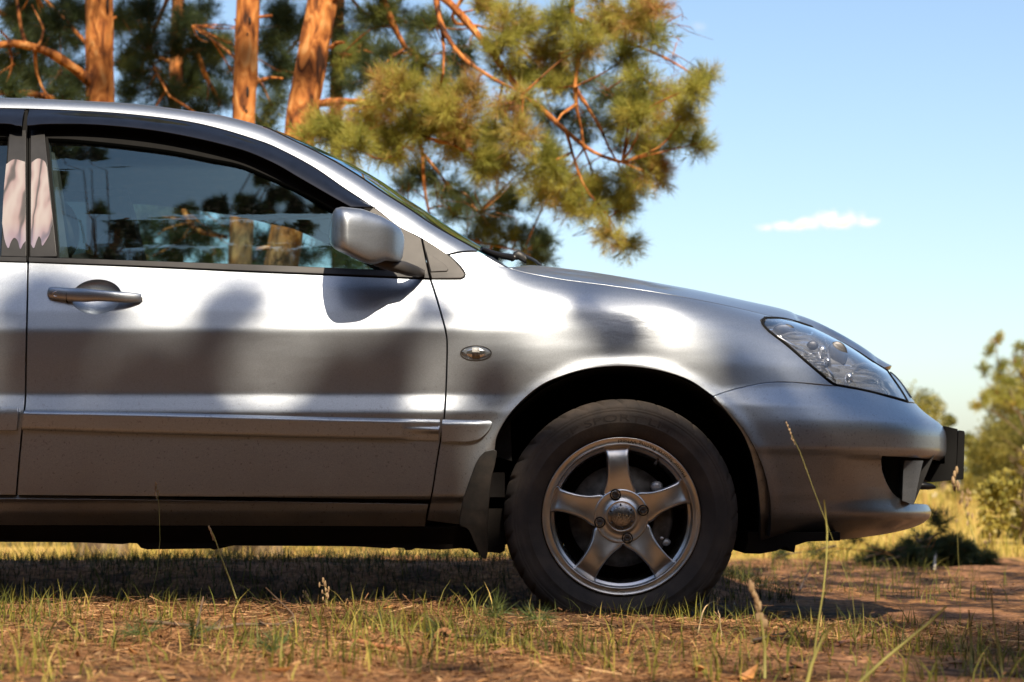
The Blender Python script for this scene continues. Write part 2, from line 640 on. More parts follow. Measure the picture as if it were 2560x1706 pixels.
TYRE = mat('dusty_tyre', (0.066, 0.051, 0.041), 0.85, col2=(0.034, 0.029, 0.026), scale=14, bump=0.0008, bscale=160)
ALLOY = mat('alloy', (0.72, 0.72, 0.72), 0.33, 1.0, col2=(0.60, 0.58, 0.56), scale=14, rvar=0.07)
BRAKE = mat('brake_iron', (0.10, 0.095, 0.09), 0.55, 0.8, var=0.3, scale=50)
CABIN = mat('cabin_cloth', (0.03, 0.03, 0.031), 0.9, bump=0.0005, bscale=500)
PLATEBLACK = mat('plate_black', (0.004, 0.004, 0.004), 0.65, spec=0.15)
# ================================================================ THE CAR
HALF = 0.85                       # the car's middle lies 0.85 m behind its near flank
def gauss_smooth(y, s):
    k = np.arange(-int(4 * s), int(4 * s) + 1)
    w = np.exp(-0.5 * (k / s) ** 2)
    w /= w.sum()
    return np.convolve(np.pad(y, len(k) // 2, mode='edge'), w, 'valid')

ZG = np.arange(0, 1.8, 0.001)
TOPP = [(0.945, 0.058), (1.02, 0.082), (1.10, 0.109), (1.25, 0.167), (1.35, 0.215), (1.45, 0.275), (1.8, 0.5)]
def profile(pts, s):
    p = np.array(pts)
    return gauss_smooth(np.interp(ZG, p[:, 0], p[:, 1]), s)
PD = profile([(0.0, 0.20), (0.20, 0.125), (0.245, 0.088), (0.285, 0.052), (0.315, 0.026), (0.348, 0.016), (0.352, 0.001), (0.45, -0.003), (0.525, -0.006),
              (0.575, -0.009), (0.622, 0.006), (0.66, 0.0048), (0.72, 0.0020), (0.783, 0.0), (0.792, 0.001), (0.84, 0.014), (0.90, 0.036)] + TOPP, 4)
PF = profile([(0.0, 0.12), (0.20, 0.09), (0.28, 0.05), (0.33, 0.022), (0.42, 0.010), (0.52, 0.003), (0.62, -0.002), (0.70, -0.004), (0.74, -0.002), (0.79, 0.005),
              (0.84, 0.016), (0.89, 0.032), (0.92, 0.045)] + TOPP, 9)
PB = profile([(0.0, 0.22), (0.20, 0.10), (0.26, 0.05), (0.30, 0.022), (0.36, 0.008), (0.45, 0.003), (0.468, 0.002), (0.480, -0.006), (0.55, -0.006), (0.597, -0.004), (0.642, 0.020),
              (0.70, 0.028), (0.76, 0.042), (0.82, 0.066), (0.87, 0.10)] + [(0.95, 0.16), (1.8, 0.8)], 6)
ARC = at(1556, 1290, 0.0)         # centre of the wheel arch

NX0, NN = 0.33, 2.25
SIL = np.array([(690, 1560), (705, 1630), (725, 1740), (751, 1860), (771, 1952), (804, 2044), (853, 2135), (896, 2197), (924, 2238), (954, 2260), (985, 2279), (1015, 2299),
                (1034, 2320), (1052, 2347), (1066, 2361), (1085, 2367), (1138, 2367), (1156, 2354), (1175, 2340), (1215, 2318), (1240, 2312), (1255, 2314),
                (1268, 2325), (1282, 2333), (1300, 2329), (1315, 2310), (1334, 2270), (1352, 2230), (1400, 2150)], float)
def _xf_table():
    zz = np.linspace(0.15, 0.95, 161)
    t = np.linspace(0, 1, 241)
    ph = t * math.pi / 2
    wx, wy = np.sin(ph) ** (2 / NN), 1 - np.cos(ph) ** (2 / NN)
    out = []
    for z in zz:
        T = np.interp(HOR - (z - CAM_H) * FPX / 5.95, SIL[:, 0], SIL[:, 1])
        lo, hi = NX0 + 0.05, 1.6
        for _ in range(30):
            m = (lo + hi) / 2
            px = 1280 + (NX0 + (m - NX0) * wx) / (CAM_D + HALF * wy) * FPX
            if px.max() > T: hi = m
            else: lo = m
        out.append(lo)
    out = gauss_smooth(np.array(out), 1.6)
    return zz, out
_XZ, _XF = _xf_table()
def XF(z):
    return np.interp(z, _XZ, _XF)

def pz(p, z):
    return np.interp(z, ZG, p)

GAPPX = catmull([(1265, 667), (1314, 681), (1406, 698), (1498, 710), (1620, 727), (1740, 748), (1850, 771), (1955, 797), (2015, 811), (2074, 833), (2135, 870), (2184, 903), (2213, 915)], 6)
GAPZ = None
def Yside(x, z):
    """how far the car's near flank lies behind its widest plane, at length x and height z"""
    x, z = np.asarray(x, float), np.asarray(z, float)
    kf = sstep(-0.22, 0.16, x)
    kb = sstep(0.40, 0.72, x)
    y = pz(PD, z) * (1 - kf) + kf * ((1 - kb) * pz(PF, z) + kb * pz(PB, z))
    rr = np.hypot(x - ARC[0], z - ARC[2])
    y = y - 0.007 * np.exp(-((rr - 0.388) / 0.020) ** 2) * sstep(0.24, 0.36, z)
    y = y + 0.012 * np.clip((x + 0.5) / 0.9, -1, 1) ** 2 * sstep(0.9, 0.4, x)
    if GAPZ is not None:
        d = np.interp(x, GAPZ[0], GAPZ[1]) - z
        q = np.clip(1 - d / 0.085, 0, 1.0)
        y = y + sstep(-0.10, 0.10, x) * 0.075 * (1 - np.sqrt(1 - (0.93 * q) ** 2))
    xf = XF(z)
    w = np.clip((x - NX0) / (xf - NX0), 0, 0.9995)
    return y + HALF * (1 - (1 - w ** NN) ** (1 / NN))

def W(P):
    """outline in photo pixels -> (x, z) on the flank"""
    P = np.asarray(P, float).reshape(-1, 2)
    y = np.zeros(len(P))
    for _ in range(60):
        x = (P[:, 0] - 1280) * (CAM_D + y) / FPX
        z = CAM_H + (HOR - P[:, 1]) * (CAM_D + y) / FPX
        y = 0.5 * y + 0.5 * np.minimum(Yside(x, z), 0.62)
    return np.column_stack([x, z])
_g = W(GAPPX)
GAPZ = (_g[:, 0], _g[:, 1])
_g = W(GAPPX)
_k = np.maximum.accumulate(_g[:, 0] + np.arange(len(_g)) * 1e-7)
GAPZ = (_k, _g[:, 1])

def SX(a, b):
    return np.stack([a, Yside(a, b), b], -1)
def SN(t, z):
    ph = np.clip(t, 0, 1) * math.pi / 2
    x = NX0 + (XF(z) - NX0) * np.sin(ph) ** (2 / NN)
    kb = sstep(0.40, 0.72, x)
    side = (1 - kb) * pz(PF, z) + kb * pz(PB, z)
    d = np.interp(x, GAPZ[0], GAPZ[1]) - z
    q = np.clip(1 - d / 0.085, 0, 1.0)
    side = side + 0.075 * (1 - np.sqrt(1 - (0.93 * q) ** 2)) * (1 - sstep(0.75, 1.0, t))
    rr = np.hypot(x - ARC[0], z - ARC[2])
    side = side - 0.007 * np.exp(-((rr - 0.388) / 0.020) ** 2) * sstep(0.24, 0.36, z)
    side = side * (1 - sstep(0.8, 1.0, t))
    return np.stack([x, side + HALF * (1 - np.cos(ph) ** (2 / NN)), z + 0 * t], -1)
def T_of(P):
    w = np.clip((P[:, 0] - NX0) / (XF(P[:, 1]) - NX0), 0, 0.9999)
    return np.column_stack([np.arcsin(w ** (NN / 2)) / (math.pi / 2), P[:, 1]])

car = empty('car', (0, 0, 0), label='silver grey four-door sedan parked under the pines, front half in view', cat='car')
PH = (0.016, 0.007)

BGAP = [(70, 655), (68, 762), (65, 903), (63, 1001), (54, 1088), (46, 1175), (41, 1240)]
FGAP = [(1076, 698), (1088, 734), (1104, 789), (1115, 832), (1118, 870), (1115, 979), (1110, 1050), (1102, 1099), (1093, 1153), (1083, 1218), (1077, 1252)]
DTOP = [(70, 655), (355, 667), (640, 680), (860, 689), (1076, 698)]
DBOT = [(1077, 1252), (560, 1245), (41, 1240)]

def px_panel(name, pieces, gap, mt, parent, h=PH, **kw):
    return panel(name, SX, inset(W(closed(pieces)), gap), h, mt, parent, **kw)

# ---- front door with its handle bowl
HC = W([(241, 742)])[0]
th = np.linspace(0, 2 * math.pi, 48, endpoint=False)
bowl = np.column_stack([HC[0] + 0.0665 * np.cos(th), HC[1] + 0.0475 * np.sin(th)])
door = panel('front_door', SX, inset(W(closed([DTOP, FGAP, DBOT, BGAP[::-1]])), 0.0032), PH, PAINT, car, hole=bowl)

def bowl_chart(r, a):
    x, z = HC[0] + 0.0665 * r * np.cos(a), HC[1] + 0.0475 * r * np.sin(a)
    return np.stack([x, Yside(x, z) + 0.030 * (1 - np.clip(r, 0, 1) ** 2.6) ** 0.8 + 0.001 * (r < 0.999), z], -1)
surf('handle_recess', bowl_chart, np.linspace(0.03, 1.0, 14), np.linspace(0, 2 * math.pi, 49), PAINT, door)

def bar(stations, n=20, pw=2.6):
    """closed loft; stations: centre xyz, half height, half depth"""
    th = np.arange(n) * 2 * math.pi / n
    c, s = np.cos(th), np.sin(th)
    ex = 2 / pw
    c, s = np.sign(c) * np.abs(c) ** ex, np.sign(s) * np.abs(s) ** ex
    V = np.array([[(x, y + dy * a, z + hz * b) for a, b in zip(c, s)] for (x, y, z, hz, dy) in stations]).reshape(-1, 3)
    m = len(stations)
    F = [grid_faces(m, n, close_m=True)]
    V = np.vstack([V, np.mean(V[:n], 0), np.mean(V[-n:], 0)])
    k = np.arange(n)
    F += [np.stack([np.full(n, m * n), (k + 1) % n, k], 1), np.stack([np.full(n, m * n + 1), (m - 1) * n + k, (m - 1) * n + (k + 1) % n], 1)]
    return V, F
hs = [(112, 734, 8, -.004, .006), (116, 734, 13, -.007, .009), (126, 734, 15.5, -.010, .011), (163, 738, 17, -.012, .012), (180, 739, 17, -.015, .012), (212, 741, 17, -.026, .010),
      (245, 742, 14.5, -.031, .009), (285, 744.5, 13.5, -.030, .009), (315, 746, 13.5, -.020, .010), (338, 746, 12, -.012, .009), (349, 746, 10, -.007, .007), (353, 746, 6, -.004, .004)]
st = catmull([(*h,) for h in hs], 4)
base_y = [float(Yside(*W([(a[0], a[1])])[0])) for a in st]
hand = MB()
hand.add(*bar([(at(a[0], a[1], 0)[0], by + a[3], at(a[0], a[1], by)[2], a[2] / 966, a[4]) for a, by in zip(st, base_y)]))
h_ob = hand.obj('door_handle', PAINT, door)
kx = at(136, 734, 0)
def disc(name, c, r, depth, mt, parent, seg=20, nrm=None, prof=None):
    prof = prof or [(0.0001, -depth), (r * 0.8, -depth), (r, -depth * 0.6), (r, 0.0)]
    V, F = lathe([(a, c[1] + b) for a, b in prof], seg, (c[0], c[2]))
    return obj(name, new_mesh(name, V, F), mt, parent)
disc('key_lock', (kx[0], base_y[3] - 0.0215, kx[2]), 0.0078, 0.002, CHROME, door, prof=[(0.0001, 0.0005), (0.0052, 0.0005), (0.0056, -0.0012), (0.0078, -0.0012), (0.0082, 0.002)])
g1 = at(163, 738, 0)
mb = MB().add(*bar([(g1[0] + d, base_y[12] - 0.0120, g1[2], 0.0179, 0.0126) for d in (-0.0006, 0.0006)]))
mb.obj('handle_seam', RUBBER, door)

# ---- moulding strips along the doors
MT = [(62, 1026), (300, 1030), (560, 1036), (820, 1043), (1100, 1049)]
MBT = [(1096, 1102), (820, 1097), (560, 1091), (300, 1084), (56, 1076)]
_mt, _mbm = W(catmull(MT, 10)), W(catmull(MBT, 10))[::-1]
def molding_chart(hgt, scoop0=None, scoop1=None):
    def S(a, b):
        zt, zb = np.interp(a, _mt[:, 0], _mt[:, 1]), np.interp(a, _mbm[:, 0], _mbm[:, 1])
        v = np.clip((b - zb) / (zt - zb), 0, 1)
        up = hgt * (1 - np.clip((v - 0.80) / 0.20, 0, 1) ** 2 * 0.75) * (1 - np.clip((0.22 - v) / 0.22, 0, 1) ** 2 * 0.35) * (0.82 + 0.18 * v)
        if scoop0 is not None:
            k = sstep(scoop0, scoop0 + (scoop1 - scoop0) * 0.35, a)
            wedge = np.clip((a - scoop0) / (scoop1 - scoop0), 0, 1) * np.exp(-((v - 0.50) / 0.16) ** 2) * (v < 0.62)
            up = up * (1 - 0.55 * k) + 0.008 * wedge
        return np.stack([a, Yside(a, b) - up, b], -1)
    return S
def px_x(p, y=0.0):
    return (p - 1280) * (CAM_D + y) / FPX
panel('side_moulding', molding_chart(0.014, px_x(1000), px_x(1098)), inset(W(closed([MT, [(1100, 1049), (1096, 1102)], MBT, [(56, 1076), (62, 1026)]])), 0.0005), (0.012, 0.0035), PAINT, door, fold=0.014)

# ---- front fender
ARCHL = [(1238, 1128), (1246, 1085), (1283, 1026), (1346, 969), (1409, 940), (1473, 923), (1540, 917), (1599, 920), (1662, 931), (1725, 953), (1783, 992)]
ARCHR = [(1783, 992), (1830, 1047), (1864, 1102), (1889, 1186), (1900, 1279), (1901, 1356)]
SAIL = [(1076, 698), (1152, 698), (1160, 694), (1163, 686), (1151, 667), (1120, 637)]
HL_LEFT = [(1955, 797), (1914, 793), (1902, 801), (1920, 827), (1967, 864), (2013, 904), (2074, 956), (2088, 966)]
BUMPG = [(2088, 966), (1982, 957), (1921, 958), (1860, 969), (1820, 979), (1783, 992)]
fender = px_panel('front_fender', [FGAP[::-1], SAIL, [(1120, 637), (1160, 630), (1197, 629)], [(1197, 629), (1230, 648), (1265, 667)],
                                   [tuple(p) for p in GAPPX[GAPPX[:, 0] <= 1953][::6]] + [(1955, 797)], HL_LEFT, BUMPG, ARCHL[::-1],
                                   [(1238, 1128), (1197, 1150), (1172, 1215), (1158, 1262), (1151, 1314)], [(1151, 1314), (1066, 1303)], [(1066, 1303), (1077, 1252)]], 0.0026, PAINT, car, h=(0.014, 0.007))
FM = [(1106, 1049), (1170, 1051), (1222, 1052), (1230, 1057), (1222, 1076), (1200, 1097), (1170, 1105), (1104, 1104)]
def fender_strip(a, b):
    zt, zb = W([(1160, 1050)])[0][1], W([(1160, 1105)])[0][1]
    v = np.clip((b - zb) / (zt - zb), 0, 1)
    e = sstep(px_x(1238), px_x(1190), a)
    return np.stack([a, Yside(a, b) - 0.013 * (1 - 0.7 * np.clip((v - 0.75) / 0.25, 0, 1) ** 2) * (0.35 + 0.65 * e) * (0.8 + 0.2 * v), b], -1)
panel('side_moulding', fender_strip, inset(W(closed([FM[:3], FM[2:7], FM[6:8], [FM[7], FM[0]]], 4)), 0.0008), (0.008, 0.0035), PAINT, fender, fold=0.014)

# side repeater lamp
IC = W([(1190, 883)])[0]
def lamp_chart(r, a):
    x, z = IC[0] + 0.039 * r * np.cos(a), IC[1] + 0.0185 * r * np.sin(a)
    return np.stack([x, Yside(x, z) - 0.0085 * (1 - np.clip(r, 0, 1) ** 3.0) - 0.001, z], -1)
rep = surf('turn_signal', lambda r, a: lamp_chart(r, a) + np.array([0, 0.0072, 0]), np.linspace(0.03, 1.0, 10), np.linspace(0, 2 * math.pi, 41), CHROME, fender)
surf('signal_lens', lamp_chart, np.linspace(0.02, 1.0, 12), np.linspace(0, 2 * math.pi, 41), LENS, fender)
V, F = lathe([(0.0001, 0), (1, 0)], 40, (0, 0))
rim2 = MB().add(*tube(lamp_chart(np.full(49, 1.02), np.linspace(0, 2 * math.pi, 49)), 0.0016, 6, cap=False))
rim2.obj('signal_rim', GREYTRIM, fender)
blb = MB().add(*bar([(IC[0] + d, float(Yside(*IC)) - 0.004, IC[1], 0.0135, 0.002) for d in (-0.010, 0.010)]))
blb.obj('signal_bulb_housing', mat('signal_white', (0.7, 0.7, 0.68), 0.35, var=0.1, scale=300), fender)

# ---- sill
px_panel('sill', [[(-1150, 1242), (41, 1247), (560, 1252), (1072, 1260)], [(1072, 1260), (1066, 1290), (1064, 1318)], [(1064, 1318), (500, 1316), (-1150, 1312)], [(-1150, 1312), (-1150, 1242)]], 0.002, PAINT, car, h=(0.03, 0.005))
px_panel('rocker_flange', [[(-1150, 1313), (500, 1317), (1064, 1320), (1152, 1316), (1190, 1360)], [(1190, 1360), (600, 1358), (-1150, 1352)], [(-1150, 1352), (-1150, 1313)]], 0.001, UNDER, car, h=(0.04, 0.01))

# ---- underbody: a dark prism with the ragged lower edge of floor, exhaust and jacking points
ub = [(-2100, 1330), (-1500, 1352), (0, 1353), (61, 1355), (208, 1357), (306, 1361), (318, 1358), (343, 1359), (352, 1370), (367, 1374), (526, 1372), (535, 1375), (551, 1364), (640, 1365), (854, 1366), (900, 1367), (974, 1372), (985, 1369),
      (1010, 1371), (1014, 1376), (1030, 1376), (1034, 1371), (1099, 1375), (1150, 1371), (1173, 1373), (1185, 1382), (1230, 1381), (1249, 1384), (1262, 1378)]
U0 = np.array([at(a, b, 0.1)[[0, 2]] for a, b in ub])
poly = np.vstack([U0, [[U0[-1][0], 0.42], [U0[0][0], 0.42]]])
V, F = extrude(poly[::-1], 0.10, 1.60)
obj('underbody', new_mesh('underbody', V, F, False), UNDER, car)
ub2 = [(1870, 1352), (1862, 1384), (1900, 1385), (1940, 1378), (1964, 1366), (1986, 1382), (1989, 1364), (2020, 1354), (2100, 1352)]
U0 = np.array([at(a, b, 0.12)[[0, 2]] for a, b in ub2])
poly = np.vstack([U0, [[U0[-1][0], 0.262], [U0[0][0], 0.262]]])
V, F = extrude(poly[::-1], 0.12, 1.58)
obj('engine_undertray', new_mesh('engine_undertray', V, F, False), UNDER, car)
V, F = box((0.30, 0.85, 0.34), (0.9, 0.9, 0.16))
obj('subframe', new_mesh('subframe', V, F, False), UNDER, car)

# ---- inner body shell behind the panel gaps
def shell(a, b):
    P = SX(a, b)
    P[..., 1] += 0.030
    return P
px_panel('body_shell', [[(-300, 640), (300, 655), (1000, 690), (1105, 704)], [(1105, 704), (1125, 870), (1095, 1180), (1085, 1330)], [(1085, 1330), (-300, 1330)], [(-300, 1330), (-300, 640)]], 0.0, BLACK, car, h=(0.04, 0.02), push=-0.03, fold=0)
px_panel('inner_fender', [[(1095, 715), (1160, 702), (1250, 680), (1450, 712), (1740, 758)], [(1740, 758), (1880, 800), (1990, 900), (2085, 985)], [(2085, 985), (1790, 1010)], ARCHL[::-1], [(1238, 1128), (1170, 1300), (1090, 1300)], [(1090, 1300), (1095, 715)]], 0.004, BLACK, car, h=(0.03, 0.015), push=-0.028, fold=0)

# ---- wheel-arch liner and mud flap
V, F = lathe([(0.386, 0.008), (0.386, 0.10), (0.375, 0.30), (0.372, 0.42), (0.05, 0.43)], 72, (ARC[0], ARC[2]), math.radians(-8), math.radians(196))
obj('wheel_arch_liner', new_mesh('wheel_arch_liner', V, F), BLACK, car)
flap = [(1212, 1132), (1226, 1128), (1240, 1129), (1236, 1160), (1226, 1205), (1219, 1297), (1217, 1385), (1209, 1396), (1200, 1384), (1191, 1366), (1172, 1324), (1151, 1313), (1153, 1290), (1160, 1251), (1179, 1193), (1197, 1150)]
def flap_chart(a, b):
    k = np.clip((0.30 - b) / 0.1, 0, 1)
    y0 = np.interp(b, [0.18, 0.25, 0.29, 0.33, 0.46], [0.03, 0.018, 0.010, 0.006, 0.004])
    return np.stack([a, y0 - 0.012 - 0.10 * (a - px_x(1215)) ** 2 * 10 + 0.05 * np.clip(a - px_x(1216), 0, 1), b], -1)
fp = catmull(flap + flap[:1], 5)[:-1]
fp = np.array([at(a, b, 0.0)[[0, 2]] for a, b in fp])
panel('mud_flap', flap_chart, fp, (0.01, 0.01), mat('mud_flap_plastic', (0.010, 0.0095, 0.009), 0.5, col2=(0.024, 0.019, 0.016), spec=0.3, scale=25, bump=0.0003, bscale=150), car, fold=0.006, bev=0.002)

# ---- nose: headlamp, bumper, grille surround
HLP = closed([[(1912, 795), (1955, 797), (2007, 810), (2074, 836), (2135, 873), (2184, 906), (2213, 920)], [(2213, 920), (2243, 962), (2258, 985), (2269, 1004)],
              [(2269, 1004), (2227, 992), (2166, 977), (2120, 968), (2094, 964)], [(2094, 964), (2074, 953), (2013, 902), (1967, 862), (1921, 827), (1906, 808), (1912, 795)]], 5)
HLT = T_of(W(HLP))
lamp = panel('headlight', lambda t, z: SN(t, z) + np.array([-0.012, 0.060, 0.0]) + np.stack([0 * t, 0.004 * np.sin(z * 210 + 9 * t) + 0.010 * np.sin(t * 30 + z * 25), 0 * t], -1),
             inset(HLT, 0.004), (0.006, 0.003), CHROME, car, fold=0, label='clear glass headlamp unit with chrome inside')
panel('lamp_lens', SN, inset(HLT, 0.0035), (0.012, 0.006), LENS, lamp, fold=0.0)
# black rubber surround of the lamp, walls of the lamp's bowl
Lr = SN(HLT[:, 0], HLT[:, 1])
MB().add(*tube(np.vstack([Lr, Lr[:1]]) + np.array([0, 0.004, 0]), 0.0042, 6, cap=False)).obj('lamp_seal', RUBBER, lamp)
n = len(Lr)
wallV = np.vstack([Lr + [0, 0.003, 0], Lr + [-0.012, 0.075, 0]])
obj('lamp_bowl', new_mesh('lamp_bowl', wallV, grid_faces(2, n, close_m=True)), mat('lamp_bezel', (0.30, 0.30, 0.31), 0.3, 0.6), lamp)
def in_lamp(px, py, deep):
    t = T_of(W([(px, py)]))[0]
    p = SN(np.array([t[0]]), np.array([t[1]]))[0]
    return p + np.array([-0.004, deep, 0])
def ball(c, rx, ry, rz, nu=16, nv=10):
    u, v = np.meshgrid(np.linspace(0, 2 * math.pi, nu, endpoint=False), np.linspace(-math.pi / 2, math.pi / 2, nv), indexing='ij')
    P = np.stack([c[0] + rx * np.cos(u) * np.cos(v), c[1] + ry * np.sin(u) * np.cos(v), c[2] + rz * np.sin(v)], -1).reshape(-1, 3)
    return P, grid_faces(nu, nv, close_n=True)
DARKBOWL = mat('lamp_cavity', (0.06, 0.06, 0.065), 0.45, 0.6)
for px, py, rx, rz, dp in ((1968, 822, .030, .016, .040), (2103, 885, .030, .038, .050), (2040, 862, .016, .013, .036)):
    c = in_lamp(px, py, dp)
    MB().add(*ball(c, rx, 0.006, rz)).obj('lamp_cavity', DARKBOWL, lamp)
for px, py, rx, rz, dp in ((2062, 880, .012, .020, .022), (2075, 905, .010, .014, .020), (2130, 945, .012, .016, .028)):
    c = in_lamp(px, py, dp)
    MB().add(*ball(c, rx, 0.010, rz, 10, 7)).obj('bulb_cover', CHROME, lamp)
for k in range(4):
    a, b = in_lamp(2003 + 9 * k, 889 + 7.5 * k, 0.018), in_lamp(2050 + 7 * k, 891 + 7.0 * k, 0.022)
    MB().add(*bar([(*a, 0.0020, 0.012), (*((a + b) / 2), 0.0022, 0.012), (*b, 0.0018, 0.010)], 8)).obj('lamp_fin', CHROME, lamp)
for pts in ([(1935, 830), (1985, 862), (2035, 884)], [(1960, 838), (1990, 832), (2025, 834)], [(2068, 915), (2085, 935), (2098, 958)], [(2135, 915), (2175, 910), (2205, 925)], [(2140, 930), (2185, 934), (2230, 955)]):
    c = catmull([in_lamp(a, b, 0.024) for a, b in pts], 0.006)
    MB().add(*tube(c, np.interp(np.linspace(0, 1, len(c)), [0, 0.5, 1], [0.002, 0.006, 0.002]), 8)).obj('reflector_ridge', CHROME, lamp)
dv = [in_lamp(2069, 842, 0.030), in_lamp(2079, 885, 0.030), in_lamp(2084, 915, 0.030)]
MB().add(*tube(catmull(dv, 0.01), 0.003, 6)).obj('reflector_divider', CHROME, lamp)

# bumper outline in the wrap chart
def NT(pts, step=6):
    return T_of(W(catmull(pts, step)))
zt = lambda py, y=0.45: CAM_H + (HOR - py) * (CAM_D + y) / FPX
top = NT([(2094, 966), (2166, 979), (2227, 995), (2269, 1007)])
top = np.vstack([NT(BUMPG[:0:-1] + [(2094, 966)][:0], 6)[:], top])
arch = NT(ARCHR, 8)
tt = np.linspace(top[-1][0], 1.0, 14)[1:]
topF = np.column_stack([tt, np.interp(tt, [top[-1][0], 1.0], [top[-1][1], zt(1013, 0.85)])])
openB = NT([(2206, 1141), (2207, 1155), (2210, 1180), (2221, 1211), (2238, 1238), (2262, 1252), (2287, 1259)], 5)
lipT = np.column_stack([np.linspace(openB[-1][0], 1.0, 10)[1:], np.interp(np.linspace(openB[-1][0], 1.0, 10)[1:], [openB[-1][0], 1.0], [openB[-1][1], zt(1266, 0.6)])])
blockB = np.column_stack([np.linspace(openB[0][0], 1.0, 12)[1:], np.interp(np.linspace(openB[0][0], 1.0, 12)[1:], [openB[0][0], 1.0], [openB[0][1], zt(1160, 0.6)])])
botL = NT([(1901, 1356), (2000, 1356), (2074, 1354)], 10)
tb = botL[-1][0]
tt2 = np.linspace(tb, 1.0, 16)[1:]
botF = np.column_stack([tt2, np.interp(tt2, [tb, tb + (1 - tb) * .35, tb + (1 - tb) * .7, 1.0], [botL[-1][1], zt(1345, .1), zt(1322, .3), zt(1304, .6)])])
# outline: along the top to the middle, back under the block, round the opening, out along the lip, back along the bottom, up the arch
outl = np.vstack([top, topF, blockB[::-1], openB, lipT, botF[::-1], botL[::-1][1:], arch[::-1][1:]])
_kk = np.linalg.norm(outl - np.roll(outl, 1, 0), axis=1) > 1e-4
outl = outl[_kk]
def SB(t, z):
    P = SN(t, z)
    x = P[..., 0]
    k = sstep(px_x(2085, 0.1), px_x(2215, 0.2), x)          # the crease under the upper block deepens towards the nose
    zc = zt(1141, 0.2)
    d = z - zc
    P[..., 1] += k * 0.020 * sstep(0.002, -0.010, d) * sstep(-0.16, -0.02, d)
    return P
bumper = panel('front_bumper', SB, inset(outl, 0.0018), (0.012, 0.007), PAINT, car, fold=0.02, bev=0.003)
gt = np.linspace(top[-1][0] + 0.006, 1.0, 14)
hlr = HLT[np.argsort(-HLT[:, 0])[:1]]
gz0 = np.interp(gt, [gt[0], 1], [top[-1][1] + 0.005, zt(1010, 0.85)])
t1 = NT([(2213, 920), (2243, 962), (2258, 985), (2271, 1004)], 4) + [0.006, 0]
gz1 = np.column_stack([np.linspace(t1[0][0], 1.0, 12), np.interp(np.linspace(t1[0][0], 1, 12), [t1[0][0], 1], [zt(925, .4), zt(930, .85)])])
gp = np.vstack([t1[::-1], gz1[1:], np.column_stack([gt, gz0])[::-1]])
panel('grille_surround', SN, gp, (0.02, 0.008), PAINT, car, fold=0.02, bev=0.002)
panel('grille', SN, np.array([(0.80, zt(1000, .7)), (0.999, zt(1003, .85)), (0.999, zt(938, .85)), (0.82, zt(935, .7))]), (0.02, 0.008), BLACK, car, fold=0.0, push=0.003)

# lower intake: black back wall, vertical post, lamp pod, black wing
V, F = extrude(np.array([[at(2195, 0, 0.2)[0], zt(1275, .3)], [at(2300, 0, 0.3)[0], zt(1275, .3)], [at(2340, 0, .4)[0], zt(1135, .3)], [at(2195, 0, 0.2)[0], zt(1135, .3)]]), 0.42, 1.28)
obj('intake_back', new_mesh('intake_back', V, F, False), BLACK, car)
c = at(2213, 1192, 0.20)
MB().add(*ball((c[0] + .01, 0.36, c[2]), 0.020, 0.03, 0.034)).obj('fog_lamp_pod', SATIN, car)
pst = [at(2262, 1152, .33), at(2308, 1152, .33), at(2300, 1185, .33), at(2285, 1262, .33), at(2256, 1252, .33), at(2258, 1180, .33)]
V, F = extrude(np.array([[p[0], p[2]] for p in pst])[::-1], 0.33, 0.40)
obj('intake_post', new_mesh('intake_post', V, F, False), PAINT, car)
w0 = at(2306, 1215, 0.50)
wing = [(w0[0] - 0.036, 0.47, w0[2] + .001, .004, .01), (w0[0] - 0.030, 0.47, w0[2] + .001, .010, .02), (w0[0] - 0.005, 0.48, w0[2] + .001, .012, .03), (w0[0] + 0.02, 0.49, w0[2] - .002, .009, .03), (w0[0] + 0.034, 0.50, w0[2] - .004, .005, .02)]
MB().add(*bar(wing)).obj('grille_bar_end', SATIN, car)

# number plate and its holder, seen edge-on
def hexa(pts, y0, y1):
    return extrude(np.array([at(a, b, y0)[[0, 2]] for a, b in pts])[::-1], y0, y1)
V, F = hexa([(2362, 1066), (2394, 1073), (2390, 1190), (2392, 1200), (2330, 1206), (2300, 1196), (2300, 1160), (2362, 1160)], 0.57, 1.13)
ph = obj('plate_holder', new_mesh('plate_holder', V, F, False), PLATEBLACK, car)
V, F = hexa([(2396, 1079), (2399, 1076), (2410, 1078), (2412, 1082), (2409, 1197), (2406, 1199), (2389, 1201), (2391, 1190)], 0.58, 1.12)
obj('number_plate', new_mesh('number_plate', V, F, False), PLATEBLACK, ph)

# ---- bonnet
GG = np.column_stack([GAPZ[0], Yside(GAPZ[0], GAPZ[1] - 0.001), GAPZ[1]])
HS = np.array([(1265, 662), (1284, 661), (1351, 664), (1467, 678), (1590, 698), (1740, 725), (1860, 751), (1952, 771), (2044, 804), (2135, 853), (2197, 896), (2238, 924)], float)
def _zc_table():
    xs = np.linspace(GG[0, 0], 1.13, 90)
    ww = np.linspace(0, 1, 60)
    out = []
    for x in xs:
        yg = np.interp(x, GG[:, 0], GG[:, 1]); zg = np.interp(x, GG[:, 0], GG[:, 2])
        if x > GG[-1, 0]: zg = GG[-1, 2] - 0.55 * (x - GG[-1, 0])
        y = HALF - (HALF - yg) * ww
        lo, hi = zg, zg + 0.3
        for _ in range(26):
            zc = (lo + hi) / 2
            z = zc - (zc - zg) * ww ** 2.6
            px, py = proj(np.stack([x + 0 * y, y, z], -1))
            if (py - np.interp(px, HS[:, 0], HS[:, 1])).min() < 0: hi = zc
            else: lo = zc
        out.append(lo)
    return xs, gauss_smooth(np.array(out), 2.0)
_hx, _hz = _zc_table()
